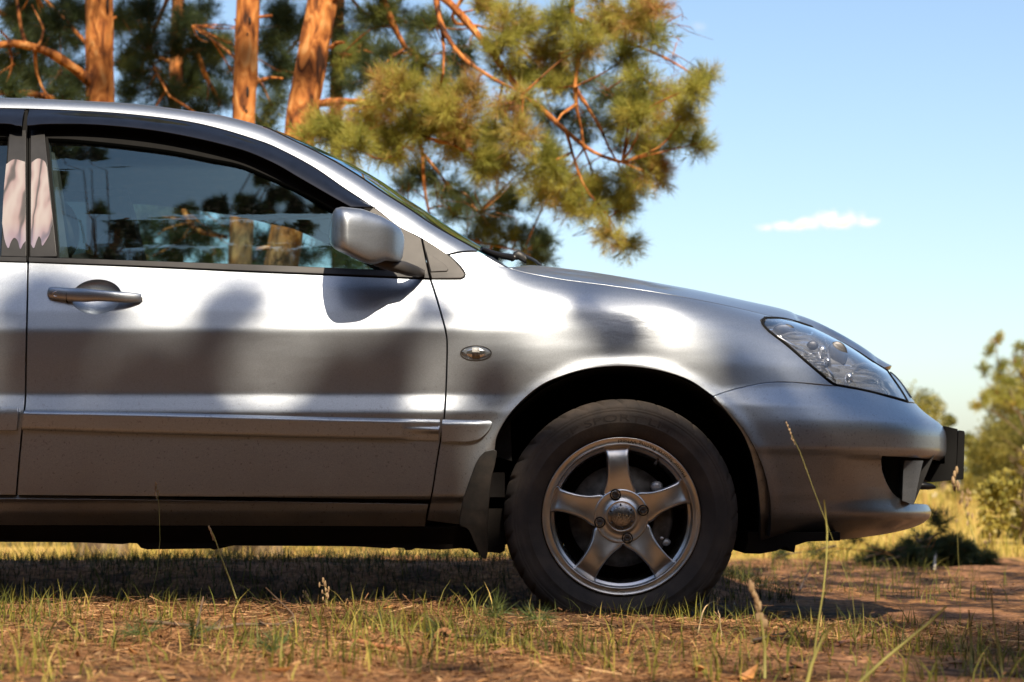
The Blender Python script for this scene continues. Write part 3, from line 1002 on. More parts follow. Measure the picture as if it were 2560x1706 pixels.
def SH(t, w):
    w = np.abs(w); t = np.clip(t, -0.01, 1.01)
    xr = GG[0, 0] + 0.004 + 0.10 * (1 - w ** 2)
    xe = GG[-1, 0] + 0.004 + (1.125 - GG[-1, 0]) * (1 - w ** 2.2)
    x = xr + (xe - xr) * t
    xg = np.minimum(x, GG[-1, 0])
    yg = np.interp(xg, GG[:, 0], GG[:, 1]) + 0.003
    zg = np.interp(xg, GG[:, 0], GG[:, 2]) - 0.55 * np.maximum(0, x - GG[-1, 0])
    zc = np.interp(x, _hx, _hz)
    return np.stack([x, HALF - (HALF - yg) * w, zc - (zc - zg) * np.abs(w) ** 2.6], -1)
hood = surf('bonnet', SH, np.linspace(0, 1, 70), 1 - (1 - np.linspace(0, 1, 40)) ** 1.0, PAINT, car, fold=0.012)

# ---- roof rail and pillars: strip between the door-frame line L and the roof edge U
UL = np.array([(-1500, 610, -1440, 650, .06), (-1380, 530, -1300, 585, .08), (-1250, 455, -1150, 505, .09), (-1000, 330, -960, 372, .11), (-700, 268, -690, 297, .12), (-300, 247, -300, 271, .12), (0, 247, 0, 269.5, .12),
               (214, 255, 214, 277, .12), (337, 262, 337, 286, .12), (459, 277, 459, 301, .12), (562, 292, 551, 321, .12), (655, 317, 640, 348, .115), (715, 344, 692, 368, .11),
               (808, 390, 784, 416, .10), (884, 434, 860, 468, .092), (964, 487, 940, 521, .085), (1024, 525, 998, 566, .075), (1090, 569, 1053, 594, .065), (1197, 629, 1120, 637, .055)], float)
UL[:, 4] *= 0.72
ULs = catmull(UL, 3.0)
us = np.linspace(0, 1, len(ULs))
_Lw = W(ULs[:, 2:4])
_P0 = np.column_stack([_Lw[:, 0], Yside(_Lw[:, 0], _Lw[:, 1]), _Lw[:, 1]])
_P2 = np.array([at(a[0], a[1], p[1] + a[4]) for a, p in zip(ULs, _P0)])
_dz = _P2[:, 2] - _P0[:, 2]
_P1 = np.column_stack([(_P0[:, 0] + _P2[:, 0]) / 2, _P0[:, 1] + np.clip(0.40 * _dz, 0.004, 0.6 * (_P2[:, 1] - _P0[:, 1])), _P0[:, 2] + 0.96 * _dz])
for A in (_P0, _P1, _P2):
    for k in range(3): A[:, k] = gauss_smooth(A[:, k], 4)
def ip(A, s):
    return np.stack([np.interp(s, us, A[:, k]) for k in range(3)], -1)
def SR(s, q):
    q = np.asarray(q)[..., None]
    return (1 - q) ** 2 * ip(_P0, s) + 2 * q * (1 - q) * ip(_P1, s) + q ** 2 * ip(_P2, s)
rail = surf('roof_rail', SR, np.linspace(0.001, 0.999, 240), np.linspace(0, 1, 12), PAINT, car, fold=0.006)
S_HEAD = np.interp(655, ULs[:, 0], us)
S_REAR = np.interp(-960, ULs[:, 0], us)
def ST(s, w):
    E = ip(_P2, s)
    f = sstep(S_HEAD - 0.10, S_HEAD + 0.10, s)
    r = sstep(S_REAR + 0.06, S_REAR - 0.10, s)
    k = 1 - np.abs(w) ** 2.3
    return np.stack([E[..., 0] + k * (0.055 * f - 0.05 * r), HALF - w * (HALF - E[..., 1]), E[..., 2] + k * (0.030 * (1 - f) + 0.040 * f)], -1)
surf('roof', ST, np.linspace(S_REAR, S_HEAD, 60), np.linspace(-1, 1, 31), PAINT, car)
wsc = surf('windscreen', ST, np.linspace(S_HEAD, 0.999, 50), np.linspace(-0.995, 0.995, 41), GLASS, car)
surf('rear_window', ST, np.linspace(0.002, S_REAR, 30), np.linspace(-0.99, 0.99, 21), DGLASS, car)
hd = surf('headliner', lambda s, w: ST(s, w) - np.array([0, 0, 0.03]), np.linspace(S_REAR, S_HEAD + 0.01, 30), np.linspace(-0.98, 0.98, 15), CABIN, car)
surf('roof_side_lining', lambda s, q: SR(s, q) + np.stack([0 * s, 0.012 + 0.03 * q, -0.030 - 0.012 * (1 - q)], -1), np.linspace(0.02, 0.97, 120), np.linspace(-0.25, 1.0, 8), CABIN, car)
e0 = ST(np.linspace(S_HEAD, 0.999, 60), np.full(60, 0.985))
MB().add(*tube(e0, 0.0035, 6)).obj('windscreen_seal', RUBBER, wsc)

# cowl and wiper
def SC_(t, w):
    a = ST(np.full_like(w, 0.999), w)
    b = SH(np.zeros_like(w), np.abs(w))
    b[..., 1] = np.where(w < 0, 2 * HALF - b[..., 1], b[..., 1])
    P = a * (1 - t[..., None]) + b * t[..., None]
    P[..., 2] -= 0.014 + 0.015 * np.sin(np.pi * t)
    return P
cowl = surf('cowl_panel', SC_, np.linspace(0, 1, 8), np.linspace(-0.99, 0.99, 31), BLACK, car)
cp = catmull([at(1203, 622, .16), at(1240, 636, .19), at(1283, 645, .23)], 0.01)
MB().add(*tube(cp, np.linspace(0.006, 0.010, len(cp)), 8)).obj('cowl_edge_strip', SATIN, car)
wp = MB()
wp.add(*bar([(*at(1278, 650, .30), 0.006, .008), (*at(1284, 641, .30), 0.011, .012), (*at(1296, 638, .30), 0.013, .012), (*at(1310, 645, .30), 0.014, .012), (*at(1316, 652, .30), 0.008, .008)], 12))
wa = catmull([at(1288, 637, .30), at(1310, 640, .36), at(1335, 651, .46), at(1352, 664, .58)], 0.02)
wp.add(*tube(wa, np.linspace(0.005, 0.004, len(wa)), 6))
wp.obj('wiper_arm', BLACK, car)

# ---- side glass, frames, visors, trims
LL = [tuple(p) for p in UL[5:17, 2:4]]
def Lseg(x0, x1, off=0.0):
    xs = np.linspace(x0, x1, max(6, int(abs(x1 - x0) / 40)))
    return [(x, np.interp(x, ULs[:, 2], ULs[:, 3]) + off) for x in xs]
GT = [(118, 342), (184, 345), (306, 357), (428, 373), (520, 391), (600, 408), (692, 446), (784, 489), (839, 521), (935, 577)]
gl = closed([GT, [(935, 577), (962, 673)], [(962, 673), (640, 663), (145, 642)], [(145, 642), (118, 342)]])
frame_out = closed([Lseg(71, 1050, 1.0), [(1050, 595), (1074, 690)], [(1074, 690), (640, 672), (71, 652)], [(71, 652), (71, 271)]])
panel('window_frame', SX, inset(W(frame_out), 0.001), (0.02, 0.01), RUBBER, door, hole=inset(W(gl), 0.0), push=-0.006, fold=0.03)
g_out = closed([[(p[0], p[1] - 6) for p in GT], [(935, 571), (968, 680)], [(968, 680), (640, 670), (139, 650)], [(139, 650), (112, 336)]])
panel('window_glass', SX, W(g_out), (0.03, 0.02), GLASS, door, push=-0.020, fold=0)
VB = [(75, 320), (90, 319), (122, 316), (214, 316), (306, 322), (398, 333), (490, 350), (582, 372), (640, 391), (700, 419), (753, 450), (845, 503), (880, 522)]
vz = W(catmull(VB, 6))
def SV(a, b):
    zt_ = np.interp(a, _P0[:, 0], _P0[:, 2])
    zb_ = np.interp(a, vz[:, 0], vz[:, 1])
    v = np.clip((b - zb_) / np.maximum(zt_ - zb_, 0.01), 0, 1)
    step = 0.006 * sstep(0.85, 0.35, v)
    return np.stack([a, Yside(a, b) - 0.004 - step - 0.027 * np.sin(np.clip((1 - v), 0, 1) * 1.6), b], -1)
panel('rain_visor', SV, inset(W(closed([Lseg(75, 938, 3.0), [(938, 522), (880, 522)], VB[::-1], [(75, 320), (75, 274)]], 6)), 0.001), (0.012, 0.006), VISOR, door, fold=0.004)
apq = px_panel('pillar_trim', [[(78, 327), (110, 328)], [(110, 328), (141, 641)], [(141, 641), (76, 642)], [(76, 642), (78, 327)]], 0.0, SATIN, door, push=0.001, fold=0.006)
px_panel('belt_strip', [[(73, 645), (640, 664), (930, 677), (1071, 689)], [(1071, 689), (1073, 697)], [(1073, 697), (860, 688), (640, 679), (355, 666), (73, 656)], [(73, 656), (73, 645)]], 0.0003, SATIN, door, h=(0.02, 0.003), push=0.004, fold=0.012)
px_panel('sail_panel', [[(934, 520), (998, 567), (1052, 597)], [(1052, 597), (1071, 690)], [(1071, 690), (985, 684), (950, 672)], [(950, 672), (915, 600), (915, 545), (934, 520)]], 0.001, GREYTRIM, door, push=0.003, fold=0.012)
qt = px_panel('quarter_trim', [[(1057, 598), (1120, 640), (1149, 669)], [(1149, 669), (1161, 687), (1158, 693), (1151, 696)], [(1151, 696), (1080, 697)], [(1080, 697), (1057, 598)]], 0.0012, GREYTRIM, car, push=0.003, fold=0.02, bev=0.003)
px_panel('trim_inlay', [[(1066, 631), (1114, 667)], [(1114, 667), (1120, 675), (1117, 680)], [(1117, 680), (1078, 682)], [(1078, 682), (1066, 631)]], 0.0005, GREYTRIM, qt, push=0.0065, fold=0.004, bev=0.0015)

# sticker on the pillar: a plain pale design of loose wavy ribbons across both pillar trims
def decal_mat():
    m = bpy.data.materials.new('pale_sticker')
    m.use_nodes = True
    N, L = m.node_tree.nodes, m.node_tree.links
    p = N['Principled BSDF']
    tc = N.new('ShaderNodeTexCoord')
    wv = N.new('ShaderNodeTexWave')
    wv.inputs['Scale'].default_value = 3.0
    wv.inputs['Distortion'].default_value = 14
    wv.inputs['Detail'].default_value = 3
    mp = N.new('ShaderNodeMapping')
    mp.inputs['Scale'].default_value = (3.0, 1, 1.2)
    L.new(tc.outputs['Object'], mp.inputs[0])
    L.new(mp.outputs[0], wv.inputs['Vector'])
    r = N.new('ShaderNodeValToRGB')
    e = r.color_ramp.elements
    e[0].position, e[0].color = 0.0, (0.035, 0.03, 0.031, 1)
    e[1].position, e[1].color = 1.0, (0.25, 0.222, 0.22, 1)
    k = e.new(0.22); k.color = (0.19, 0.138, 0.142, 1)
    L.new(wv.outputs['Fac'], r.inputs['Fac'])
    sp = N.new('ShaderNodeSeparateXYZ')
    L.new(tc.outputs['Object'], sp.inputs[0])
    mr = N.new('ShaderNodeMapRange')
    mr.inputs['From Min'].default_value = 1.08
    mr.inputs['From Max'].default_value = 0.98
    L.new(sp.outputs['Z'], mr.inputs['Value'])
    mx = N.new('ShaderNodeMix')
    mx.data_type = 'RGBA'
    L.new(mr.outputs[0], mx.inputs['Factor'])
    L.new(r.outputs['Color'], mx.inputs['A'])
    mx.inputs['B'].default_value = (0.13, 0.11, 0.19, 1)
    L.new(mx.outputs['Result'], p.inputs['Base Color'])
    p.inputs['Roughness'].default_value = 0.35
    return m
DEC = decal_mat()
dR = [[(79, 408), (95, 398), (112, 405), (118, 420)], [(118, 420), (124, 480), (131, 540), (133, 560), (128, 572)], [(128, 572), (124, 588), (115, 604), (106, 616), (103, 600), (98, 592), (92, 604), (85, 622), (78, 612)], [(78, 606), (78, 500), (79, 408)]]
panel('pillar_sticker', SX, W(closed(dR, 4)), (0.012, 0.012), DEC, door, push=0.0025, fold=0, label='pale pinkish white sticker on the black door pillar')

# ---- door mirror
MTOP = np.array([(823, 590), (826, 560), (831, 533), (839, 521), (854, 517), (906, 523), (952, 540), (985, 558), (1002, 573), (1009, 588), (1011, 600)], float)
MBOT = np.array([(823, 590), (826, 610), (834, 621), (845, 628), (875, 642), (905, 656), (925, 662), (940, 661), (964, 653), (985, 655), (999, 655), (1006, 645), (1010, 620), (1011, 600)], float)
def SM(u, v):
    xs = np.interp(u, np.linspace(0, 1, 60), 823 + 188 * (0.5 - 0.5 * np.cos(np.linspace(0, math.pi, 60))))
    pt, pb = np.interp(xs, MTOP[:, 0], MTOP[:, 1]), np.interp(xs, MBOT[:, 0], MBOT[:, 1])
    py = (pt + pb) / 2 + (pb - pt) / 2 * np.sin(v * math.pi / 2)
    a = np.clip((868 - xs) / 45.5, 0, 1)
    b = np.clip((xs - 868) / 143.5, 0, 1)
    hgt = np.where(xs < 868, np.sqrt(np.maximum(1 - a ** 2.4, 0)), 1 - 0.62 * b ** 1.15 - 0.38 * b ** 7)
    rnd = np.maximum(1 - np.abs(v) ** 3.2, 0) ** 0.5
    y = -0.040 - 0.130 * hgt * (0.25 + 0.75 * rnd) - 0.0 * v
    y = np.where(np.abs(v) > 0.999, np.minimum(y, -0.040), y)
    d = CAM_D + y
    return np.stack([(xs - 1280) * d / FPX, y, CAM_H + (HOR - py) * d / FPX], -1)
mir = surf('door_mirror', SM, np.linspace(0, 1, 48), np.linspace(-1, 1, 33), PAINT, door, fold=0.0)
bk = SM(np.linspace(0, 1, 30), np.full(30, 0.96))
bk2 = SM(np.linspace(0, 1, 30), np.full(30, -0.96))
ring = np.vstack([bk, bk2[::-1]])
rb = ring.copy(); rb[:, 1] = -0.03
rb[:, 0] = rb[:, 0].mean() + (rb[:, 0] - rb[:, 0].mean()) * 0.9
rb[:, 2] = rb[:, 2].mean() + (rb[:, 2] - rb[:, 2].mean()) * 0.85
V = np.vstack([ring, rb, rb.mean(0)[None]])
nr = len(ring)
k = np.arange(nr)
obj('mirror_back', new_mesh('mirror_back', V, [grid_faces(2, nr, close_m=True), np.stack([np.full(nr, 2 * nr), nr + k, nr + (k + 1) % nr], 1)]), BLACK, door)
MB().add(*bar([(*at(935, 655, -.05), .010, .03), (*at(975, 662, -.04), .016, .035), (*at(1015, 672, -.02), .018, .03), (*at(1045, 680, .02), .014, .02), (*at(1062, 684, .05), .008, .01)], 16)).obj('mirror_foot', GREYTRIM, door)

# ---- rear door, quarter panel, tail (mostly outside the picture)
rdoor = px_panel('rear_door', [[(-760, 640), (-300, 645), (70, 655)], BGAP, [(41, 1240), (-620, 1236)], [(-620, 1236), (-680, 1120), (-760, 980), (-800, 860)], [(-800, 860), (-760, 640)]], 0.0032, PAINT, car, h=(0.03, 0.007))
px_panel('side_moulding', [[(-640, 1018), (-300, 1020), (47, 1024)], [(47, 1024), (43, 1075)], [(43, 1075), (-300, 1071), (-660, 1068)], [(-660, 1068), (-640, 1018)]], 0.0003, PAINT, rdoor, h=(0.02, 0.004), push=0.012, fold=0.014, bev=0.003)
rf_out = closed([Lseg(-900, 68, 1.0), [(68, 271), (68, 652)], [(68, 652), (-300, 642), (-900, 636)], [(-900, 636), (-930, 480), (-900, 345)]])
rgl = closed([[(-800, 372), (-500, 345), (-200, 338), (20, 338)], [(20, 338), (0, 640)], [(0, 640), (-400, 634), (-800, 630)], [(-800, 630), (-800, 372)]])
panel('window_frame', SX, inset(W(rf_out), 0.001), (0.03, 0.015), RUBBER, rdoor, hole=W(rgl), push=-0.006, fold=0.03)
panel('window_glass', SX, W(closed([[(-810, 366), (-500, 339), (-200, 332), (26, 332)], [(26, 332), (6, 646)], [(6, 646), (-400, 640), (-810, 636)], [(-810, 636), (-810, 366)]])), (0.04, 0.03), DGLASS, rdoor, push=-0.020, fold=0)
rvb = [(-780, 350), (-400, 322), (-100, 316), (20, 315), (48, 320), (63, 321)]
vz2 = W(catmull(rvb, 8))
def SV2(a, b):
    zt_ = np.interp(a, _P0[:, 0], _P0[:, 2])
    zb_ = np.interp(a, vz2[:, 0], vz2[:, 1])
    v = np.clip((b - zb_) / np.maximum(zt_ - zb_, 0.01), 0, 1)
    return np.stack([a, Yside(a, b) - 0.004 - 0.006 * sstep(0.85, 0.35, v) - 0.027 * np.sin(np.clip((1 - v), 0, 1) * 1.6), b], -1)
panel('rain_visor', SV2, inset(W(closed([Lseg(-780, 63, 3.0), [(63, 273), (63, 321)], rvb[::-1], [(-780, 350), (-780, 305)]], 8)), 0.001), (0.02, 0.008), VISOR, rdoor, fold=0.004)
px_panel('pillar_trim', [[(25, 327), (64, 327)], [(64, 327), (65, 642)], [(65, 642), (3, 640)], [(3, 640), (25, 327)]], 0.0, SATIN, rdoor, push=0.001, fold=0.006)
px_panel('belt_strip', [[(-800, 634), (-300, 637), (66, 645)], [(66, 645), (66, 656)], [(66, 656), (-300, 646), (-800, 643)], [(-800, 643), (-800, 634)]], 0.0003, SATIN, rdoor, h=(0.02, 0.003), push=0.004, fold=0.012)
dL = [[(16, 412), (36, 400), (63, 406)], [(63, 406), (65, 604)], [(65, 604), (58, 612), (51, 624), (45, 604), (36, 596), (28, 606), (21, 622), (12, 600), (6, 560)], [(6, 560), (10, 480), (16, 412)]]
panel('pillar_sticker', SX, W(closed(dL, 4)), (0.012, 0.012), DEC, rdoor, push=0.0025, fold=0, label='pale pinkish white sticker on the black rear door pillar')
RW_ = np.array([ARC[0] - 2.60, ARC[2]])
qa = np.linspace(math.radians(-22), math.radians(200), 40)
qarch = np.column_stack([RW_[0] + 0.375 * np.cos(qa), RW_[1] + 0.375 * np.sin(qa)])
qo = W([(-760, 640), (-800, 860), (-760, 980), (-680, 1120)])
quarter = panel('rear_quarter', SX, np.vstack([qo + [-0.004, 0], qarch, [[-3.02, 0.30], [-3.14, 0.55], [-3.12, 0.80], [-3.05, 0.97], [-2.80, 0.985], [-2.45, 0.99]]]), (0.03, 0.015), PAINT, car)
def tail(t, z):
    ph = np.clip(t, 0, 1) * math.pi / 2
    y0 = Yside(np.full_like(z, -3.0), z)
    return np.stack([-3.0 - 0.28 * np.sin(ph) ** 0.9 * (1 - 0.25 * np.abs(z - 0.6)), y0 + (HALF - y0) * (1 - np.cos(ph)) ** 0.9, z], -1)
surf('rear_bumper', tail, np.linspace(0, 1, 20), np.linspace(0.25, 0.98, 24), PAINT, car)
surf('boot_lid', lambda x, w: np.stack([x, HALF - w * 0.70, 1.03 - 0.04 * np.abs(w) ** 3 - 0.12 * np.clip(-2.75 - x, 0, 1) ** 1.5 + 0 * x], -1), np.linspace(-3.24, -2.60, 14), np.linspace(-1, 1, 15), PAINT, car)
V, F = lathe([(0.376, 0.01), (0.376, 0.35), (0.05, 0.36)], 48, RW_, math.radians(-25), math.radians(205))
obj('wheel_arch_liner', new_mesh('wheel_arch_liner', V, F), BLACK, car)

# ---- cabin
def pil(a, b):
    P = SX(a, b); P[..., 1] += 0.05
    return P
panel('pillar_inner', pil, W([(10, 320), (118, 320), (165, 668), (-20, 668)]), (0.03, 0.03), CABIN, car, fold=0.06)
def seat(x, y):
    o = MB()
    o.add(*bar([(x - 0.02, y, 0.36, 0.09, 0.25), (x + 0.10, y, 0.37, 0.10, 0.26), (x + 0.42, y, 0.40, 0.09, 0.25), (x + 0.50, y, 0.40, 0.06, 0.24)], 20, 4))
    s_ = obj('seat', o.mesh('seat'), CABIN, car)
    b = MB()
    th_ = math.radians(18)
    P, Fq = bar([(0.0, 0, 0, 0.10, 0.24), (0.15, 0, 0, 0.075, 0.25), (0.45, 0, 0, 0.07, 0.23), (0.62, 0, 0, 0.05, 0.17)], 20, 4)
    Q = np.column_stack([x - P[:, 0] * math.sin(th_) - P[:, 2] * math.cos(th_), y + P[:, 1], 0.42 + P[:, 0] * math.cos(th_) - P[:, 2] * math.sin(th_)])
    b.add(Q, Fq)
    b.obj('backrest', CABIN, s_)
    hh = MB().add(*ball((x - 0.25, y, 1.10), 0.05, 0.13, 0.085))
    hh.obj('headrest', CABIN, s_)
seat(-1.02, 0.47)
seat(-1.02, 1.23)
V, F = extrude(np.array([[-0.02, 0.93], [-0.30, 0.955], [-0.50, 0.90], [-0.52, 0.60], [0.0, 0.45]])[::-1], 0.14, 1.56)
obj('dashboard', new_mesh('dashboard', V, F, False), CABIN, car)
tw = np.linspace(0, 2 * math.pi, 40)
MB().add(*tube(np.column_stack([-0.62 + 0.07 * np.sin(tw), 1.22 + 0.185 * np.cos(tw), 0.84 + 0.17 * np.sin(tw)]), 0.014, 8, cap=False)).obj('steering_wheel', CABIN, car)
V, F = box((-0.9, 0.85, 0.34), (2.9, 1.5, 0.03))
obj('cabin_floor', new_mesh('cabin_floor', V, F, False), CABIN, car)

# ---- wheels
WC = at(1554, 1291.5, 0.02)
def text_mesh(body, size):
    cu = bpy.data.curves.new('lettering', 'FONT')
    cu.body = body
    cu.size = size
    cu.resolution_u = 3
    cu.extrude = 0.0
    to = bpy.data.objects.new('lettering_tmp', cu)
    COL.objects.link(to)
    bpy.context.view_layer.update()
    me = to.evaluated_get(bpy.context.evaluated_depsgraph_get()).to_mesh()
    V = np.array([v.co[:] for v in me.vertices])
    F = [tuple(p.vertices) for p in me.polygons]
    to.to_mesh_clear()
    bpy.data.objects.remove(to, do_unlink=True)
    bpy.data.curves.remove(cu)
    return V, F
def make_wheel(full):
    wh = empty('wheel', (0, 0, 0))
    wh.parent = car
    cx, cz = WC[0], WC[2]
    # tyre: sidewall, shoulder blocks with slanted sipes
    prof = [(.2045, .050), (.2050, .036), (.212, .029), (.226, .021), (.243, .0145), (.2445, .0138), (.2455, .0146), (.262, .0125), (.272, .0128), (.2735, .0140), (.275, .0130), (.279, .0142), (.2805, .0154), (.282, .0146),
            (.289, .0185), (.2955, .0255), (.3005, .034), (.3040, .044), (.3060, .056), (.3068, .075), (.3070, .115), (.3066, .150), (.303, .178), (.292, .200), (.262, .212), (.225, .206), (.2045, .185)]
    seg = 432
    V, F = lathe(prof, seg, (cx, cz))
    V = V.reshape(seg, len(prof), 3)
    ang = np.arange(seg)
    for j, sh in ((14, 2), (15, 1), (16, 0), (17, -1), (18, -2), (19, -3), (20, -4)):
        g = ((ang + sh) % 12) < (2 if j > 14 else 1)
        d = 0.0055 if j > 15 else 0.0028
        rad = V[:, j, [0, 2]] - [cx, cz]
        V[g, j, 0] -= rad[g, 0] / .3 * d
        V[g, j, 2] -= rad[g, 1] / .3 * d
        V[g, j, 1] += d * 0.6
    for j in (18, 19):      # circumferential groove beside the shoulder
        pass
    V[..., 2] = np.maximum(V[..., 2], -0.002 + 0.0 * V[..., 2])
    obj('tyre', new_mesh('tyre', V.reshape(-1, 3), F), TYRE, wh)
    # rim lip and barrel
    rp = [(.2045, .060), (.2062, .036), (.2066, .0300), (.2058, .0275), (.2040, .0268), (.2020, .0284), (.1900, .0300), (.1880, .0286), (.1862, .0290), (.1850, .0330), (.1838, .044), (.1815, .048), (.1755, .0485), (.1740, .052), (.1725, .075), (.168, .12), (.170, .19)]
    V, F = lathe(rp, 144, (cx, cz))
    rim = obj('rim', new_mesh('rim', V, F), ALLOY, wh)
    # spokes
    rr = np.array([.046, .055, .062, .070, .078, .088, .100, .115, .130, .145, .158, .167, .174, .180, .184])
    hw = np.array([.0338, .0400, .0440, .0425, .0385, .0345, .0312, .0290, .0280, .0281, .0288, .0300, .0320, .0355, .0400])
    yc = np.array([.0322, .0318, .0310, .0300, .0288, .0270, .0252, .0240, .0238, .0248, .0272, .0305, .0345, .0400, .0460])
    rs = np.linspace(rr[0], rr[-1], 44)
    hws, ycs = gauss_smooth(np.interp(rs, rr, hw), 1.2), gauss_smooth(np.interp(rs, rr, yc), 1.2)
    sec = [(-1.0, .060), (-1.0, .030), (-1.0, .012), (-.985, .006), (-.95, .0022), (-.88, .0004), (-.78, .0), (-.6, .0008), (-.35, .0016), (0, .002), (.35, .0016), (.6, .0008), (.78, .0), (.88, .0004), (.95, .0022), (.985, .006), (1.0, .012), (1.0, .030), (1.0, .060)]
    for k in range(5):
        th0 = math.radians(93.5 + 72 * k)
        c, s = math.cos(th0), math.sin(th0)
        V = []
        for r_, w_, y_ in zip(rs, hws, ycs):
            for lf, dd in sec:
                a, l = r_, lf * w_
                V.append((cx + a * c - l * s, y_ + dd, cz + a * s + l * c))
        obj('spoke', new_mesh('spoke', V, grid_faces(len(rs), len(sec))), ALLOY, wh)
    V, F = lathe([(.0001, .0275), (.036, .0275), (.0385, .0262), (.0405, .0262), (.0425, .0285), (.052, .0315), (.0640, .0305), (.0665, .0296), (.070, .0302), (.072, .034)], 72, (cx, cz))
    obj('hub', new_mesh('hub', V, F), ALLOY, wh)
    V, F = lathe([(.0001, .0235), (.0255, .0235), (.0270, .0245), (.0275, .0262), (.0345, .0262), (.0362, .0275), (.0362, .032)], 60, (cx, cz))
    cap = obj('centre_cap', new_mesh('centre_cap', V, F), mat('cap_metal', (0.34, 0.33, 0.33), 0.3, 1.0, var=0.3, scale=220) if 'cap_metal' not in MATS else MATS['cap_metal'], wh)
    for k in range(6):
        a = math.radians(90 + 60 * k + 4)
        p = (cx + .0312 * math.cos(a), 0, cz + .0312 * math.sin(a))
        V, F = lathe([(.0001, .0240), (.0022, .0240), (.0026, .0250), (.0026, .0265)], 10, (p[0], p[2]))
        obj('cap_bolt', new_mesh('cap_bolt', V, F), BRAKE, wh)
    for k in range(4):
        a = math.radians(15.5 + 90 * k)
        px_, pz_ = cx + .0585 * math.cos(a), cz + .0585 * math.sin(a)
        V, F = lathe([(.0142, .0335), (.0146, .0275), (.0132, .0265), (.0118, .0290), (.0108, .0330)], 28, (px_, pz_))
        obj('nut_seat', new_mesh('nut_seat', V, F), BLACK, wh)
        V, F = lathe([(.0001, .0255), (.0040, .0250), (.0046, .0225), (.0085, .0222), (.0098, .0245), (.0098, .034)], 6, (px_, pz_))
        obj('lug_nut', new_mesh('lug_nut', V, F, False), BRAKE, wh)
    V, F = lathe([(.05, .085), (.134, .085), (.1345, .095), (.134, .105), (.05, .105)], 72, (cx, cz))
    obj('brake_disc', new_mesh('brake_disc', V, F), BRAKE, wh)
    V, F = lathe([(.0001, .12), (.165, .13)], 36, (cx, cz))
    obj('brake_shield', new_mesh('brake_shield', V, F), UNDER, wh)
    if full:
        cal = MB()
        V, F = lathe([(.088, .060), (.128, .055), (.138, .070), (.138, .11), (.088, .11)], 14, (cx, cz), math.radians(-40), math.radians(28))
        cal.add(V, F)
        cob = cal.obj('brake_caliper', BRAKE, wh)
        SIL_ = mat('cast_metal', (0.42, 0.42, 0.42), 0.5, 0.7, var=0.25, scale=80)
        for px_, py_, r_ in ((1642, 1216, .017), (1665, 1356, .013), (1655, 1346, .010)):
            p = at(px_, py_, 0.06)
            MB().add(*ball((p[0], .066, p[2]), r_, .012, r_ * .8)).obj('caliper_pin', SIL_, wh)
        a = math.radians(57)
        p0 = np.array([cx + .178 * math.cos(a), .050, cz + .178 * math.sin(a)])
        p1 = np.array([cx + .160 * math.cos(a), .043, cz + .160 * math.sin(a)])
        MB().add(*tube([p0, p1], [.0035, .0045], 8)).obj('valve_stem', BRAKE, wh)
        # lettering: black print on the rim, raised letters on the tyre
        V, F = text_mesh('Motor Sports Racing Wheel', 0.0140)
        wd = V[:, 0].max()
        thA = math.radians(31.5) + V[:, 0] / wd * math.radians(61.0)
        rA = .1995 - V[:, 1] * 0.85
        P = np.column_stack([cx + rA * np.cos(thA), np.interp(rA, [.188, .190, .202], [.0282, .0296, .0280]) - .0006, cz + rA * np.sin(thA)])
        obj('rim_lettering', new_mesh('rim_lettering', P, F, False), mat('black_print', (0.012, 0.012, 0.012), 0.6), wh, kind='stuff')
        V, F = text_mesh('SP SPORT LM', 0.026)
        wd = V[:, 0].max()
        thA = math.radians(127) - V[:, 0] / wd * math.radians(66)
        rA = .2475 + V[:, 1]
        P = np.column_stack([cx + rA * np.cos(thA), np.interp(rA, [.243, .2455, .262, .272], [.0145, .0146, .0125, .0128]) - .0008, cz + rA * np.sin(thA)])
        obj('tyre_lettering', new_mesh('tyre_lettering', P, F, False), mat('tyre_letter', (0.036, 0.030, 0.027), 0.8), wh, kind='stuff')
        V, F = text_mesh('RW', 0.022)
        V[:, 0] -= V[:, 0].mean(); V[:, 1] -= V[:, 1].mean()
        P = np.column_stack([cx + V[:, 0] + 0.3 * V[:, 1], np.full(len(V), .0230), cz + V[:, 1] - 0.1 * V[:, 0]])
        obj('cap_lettering', new_mesh('cap_lettering', P, F, False), mat('cap_letter', (0.75, 0.75, 0.74), 0.25, 1.0), wh)
    return wh
wheel = make_wheel(True)
def mirrored(o, dx=0.0):
    c = copy_tree(o, o.parent)
    c.scale = (1, -1, 1)
    c.location = (dx, 2 * HALF, 0)
    return c
wheel2 = make_wheel(False)
wheel2.location = (-2.60, 0, 0)
w3 = mirrored(wheel2, 0.0)
w4 = mirrored(wheel2, -2.60)
# the far flank mirrors the near one
for o in list(car.children):
    nm = o.name.split('.')[0]
    if nm in ('front_door', 'rear_door', 'front_fender', 'headlight', 'front_bumper', 'grille_surround', 'bonnet', 'roof_rail', 'sill', 'rocker_flange', 'body_shell', 'inner_fender',
              'roof_side_lining', 'mud_flap', 'quarter_trim', 'rear_quarter', 'rear_bumper', 'pillar_inner', 'wheel_arch_liner', 'intake_post', 'grille', 'grille_bar_end', 'fog_lamp_pod'):
        m_ = mirrored(o)
        if nm in ('front_door', 'rear_door'):
            for ch in list(m_.children):
                if ch.name.startswith(('pillar_sticker', 'door_mirror', 'mirror_')):
                    bpy.data.objects.remove(ch, do_unlink=True)
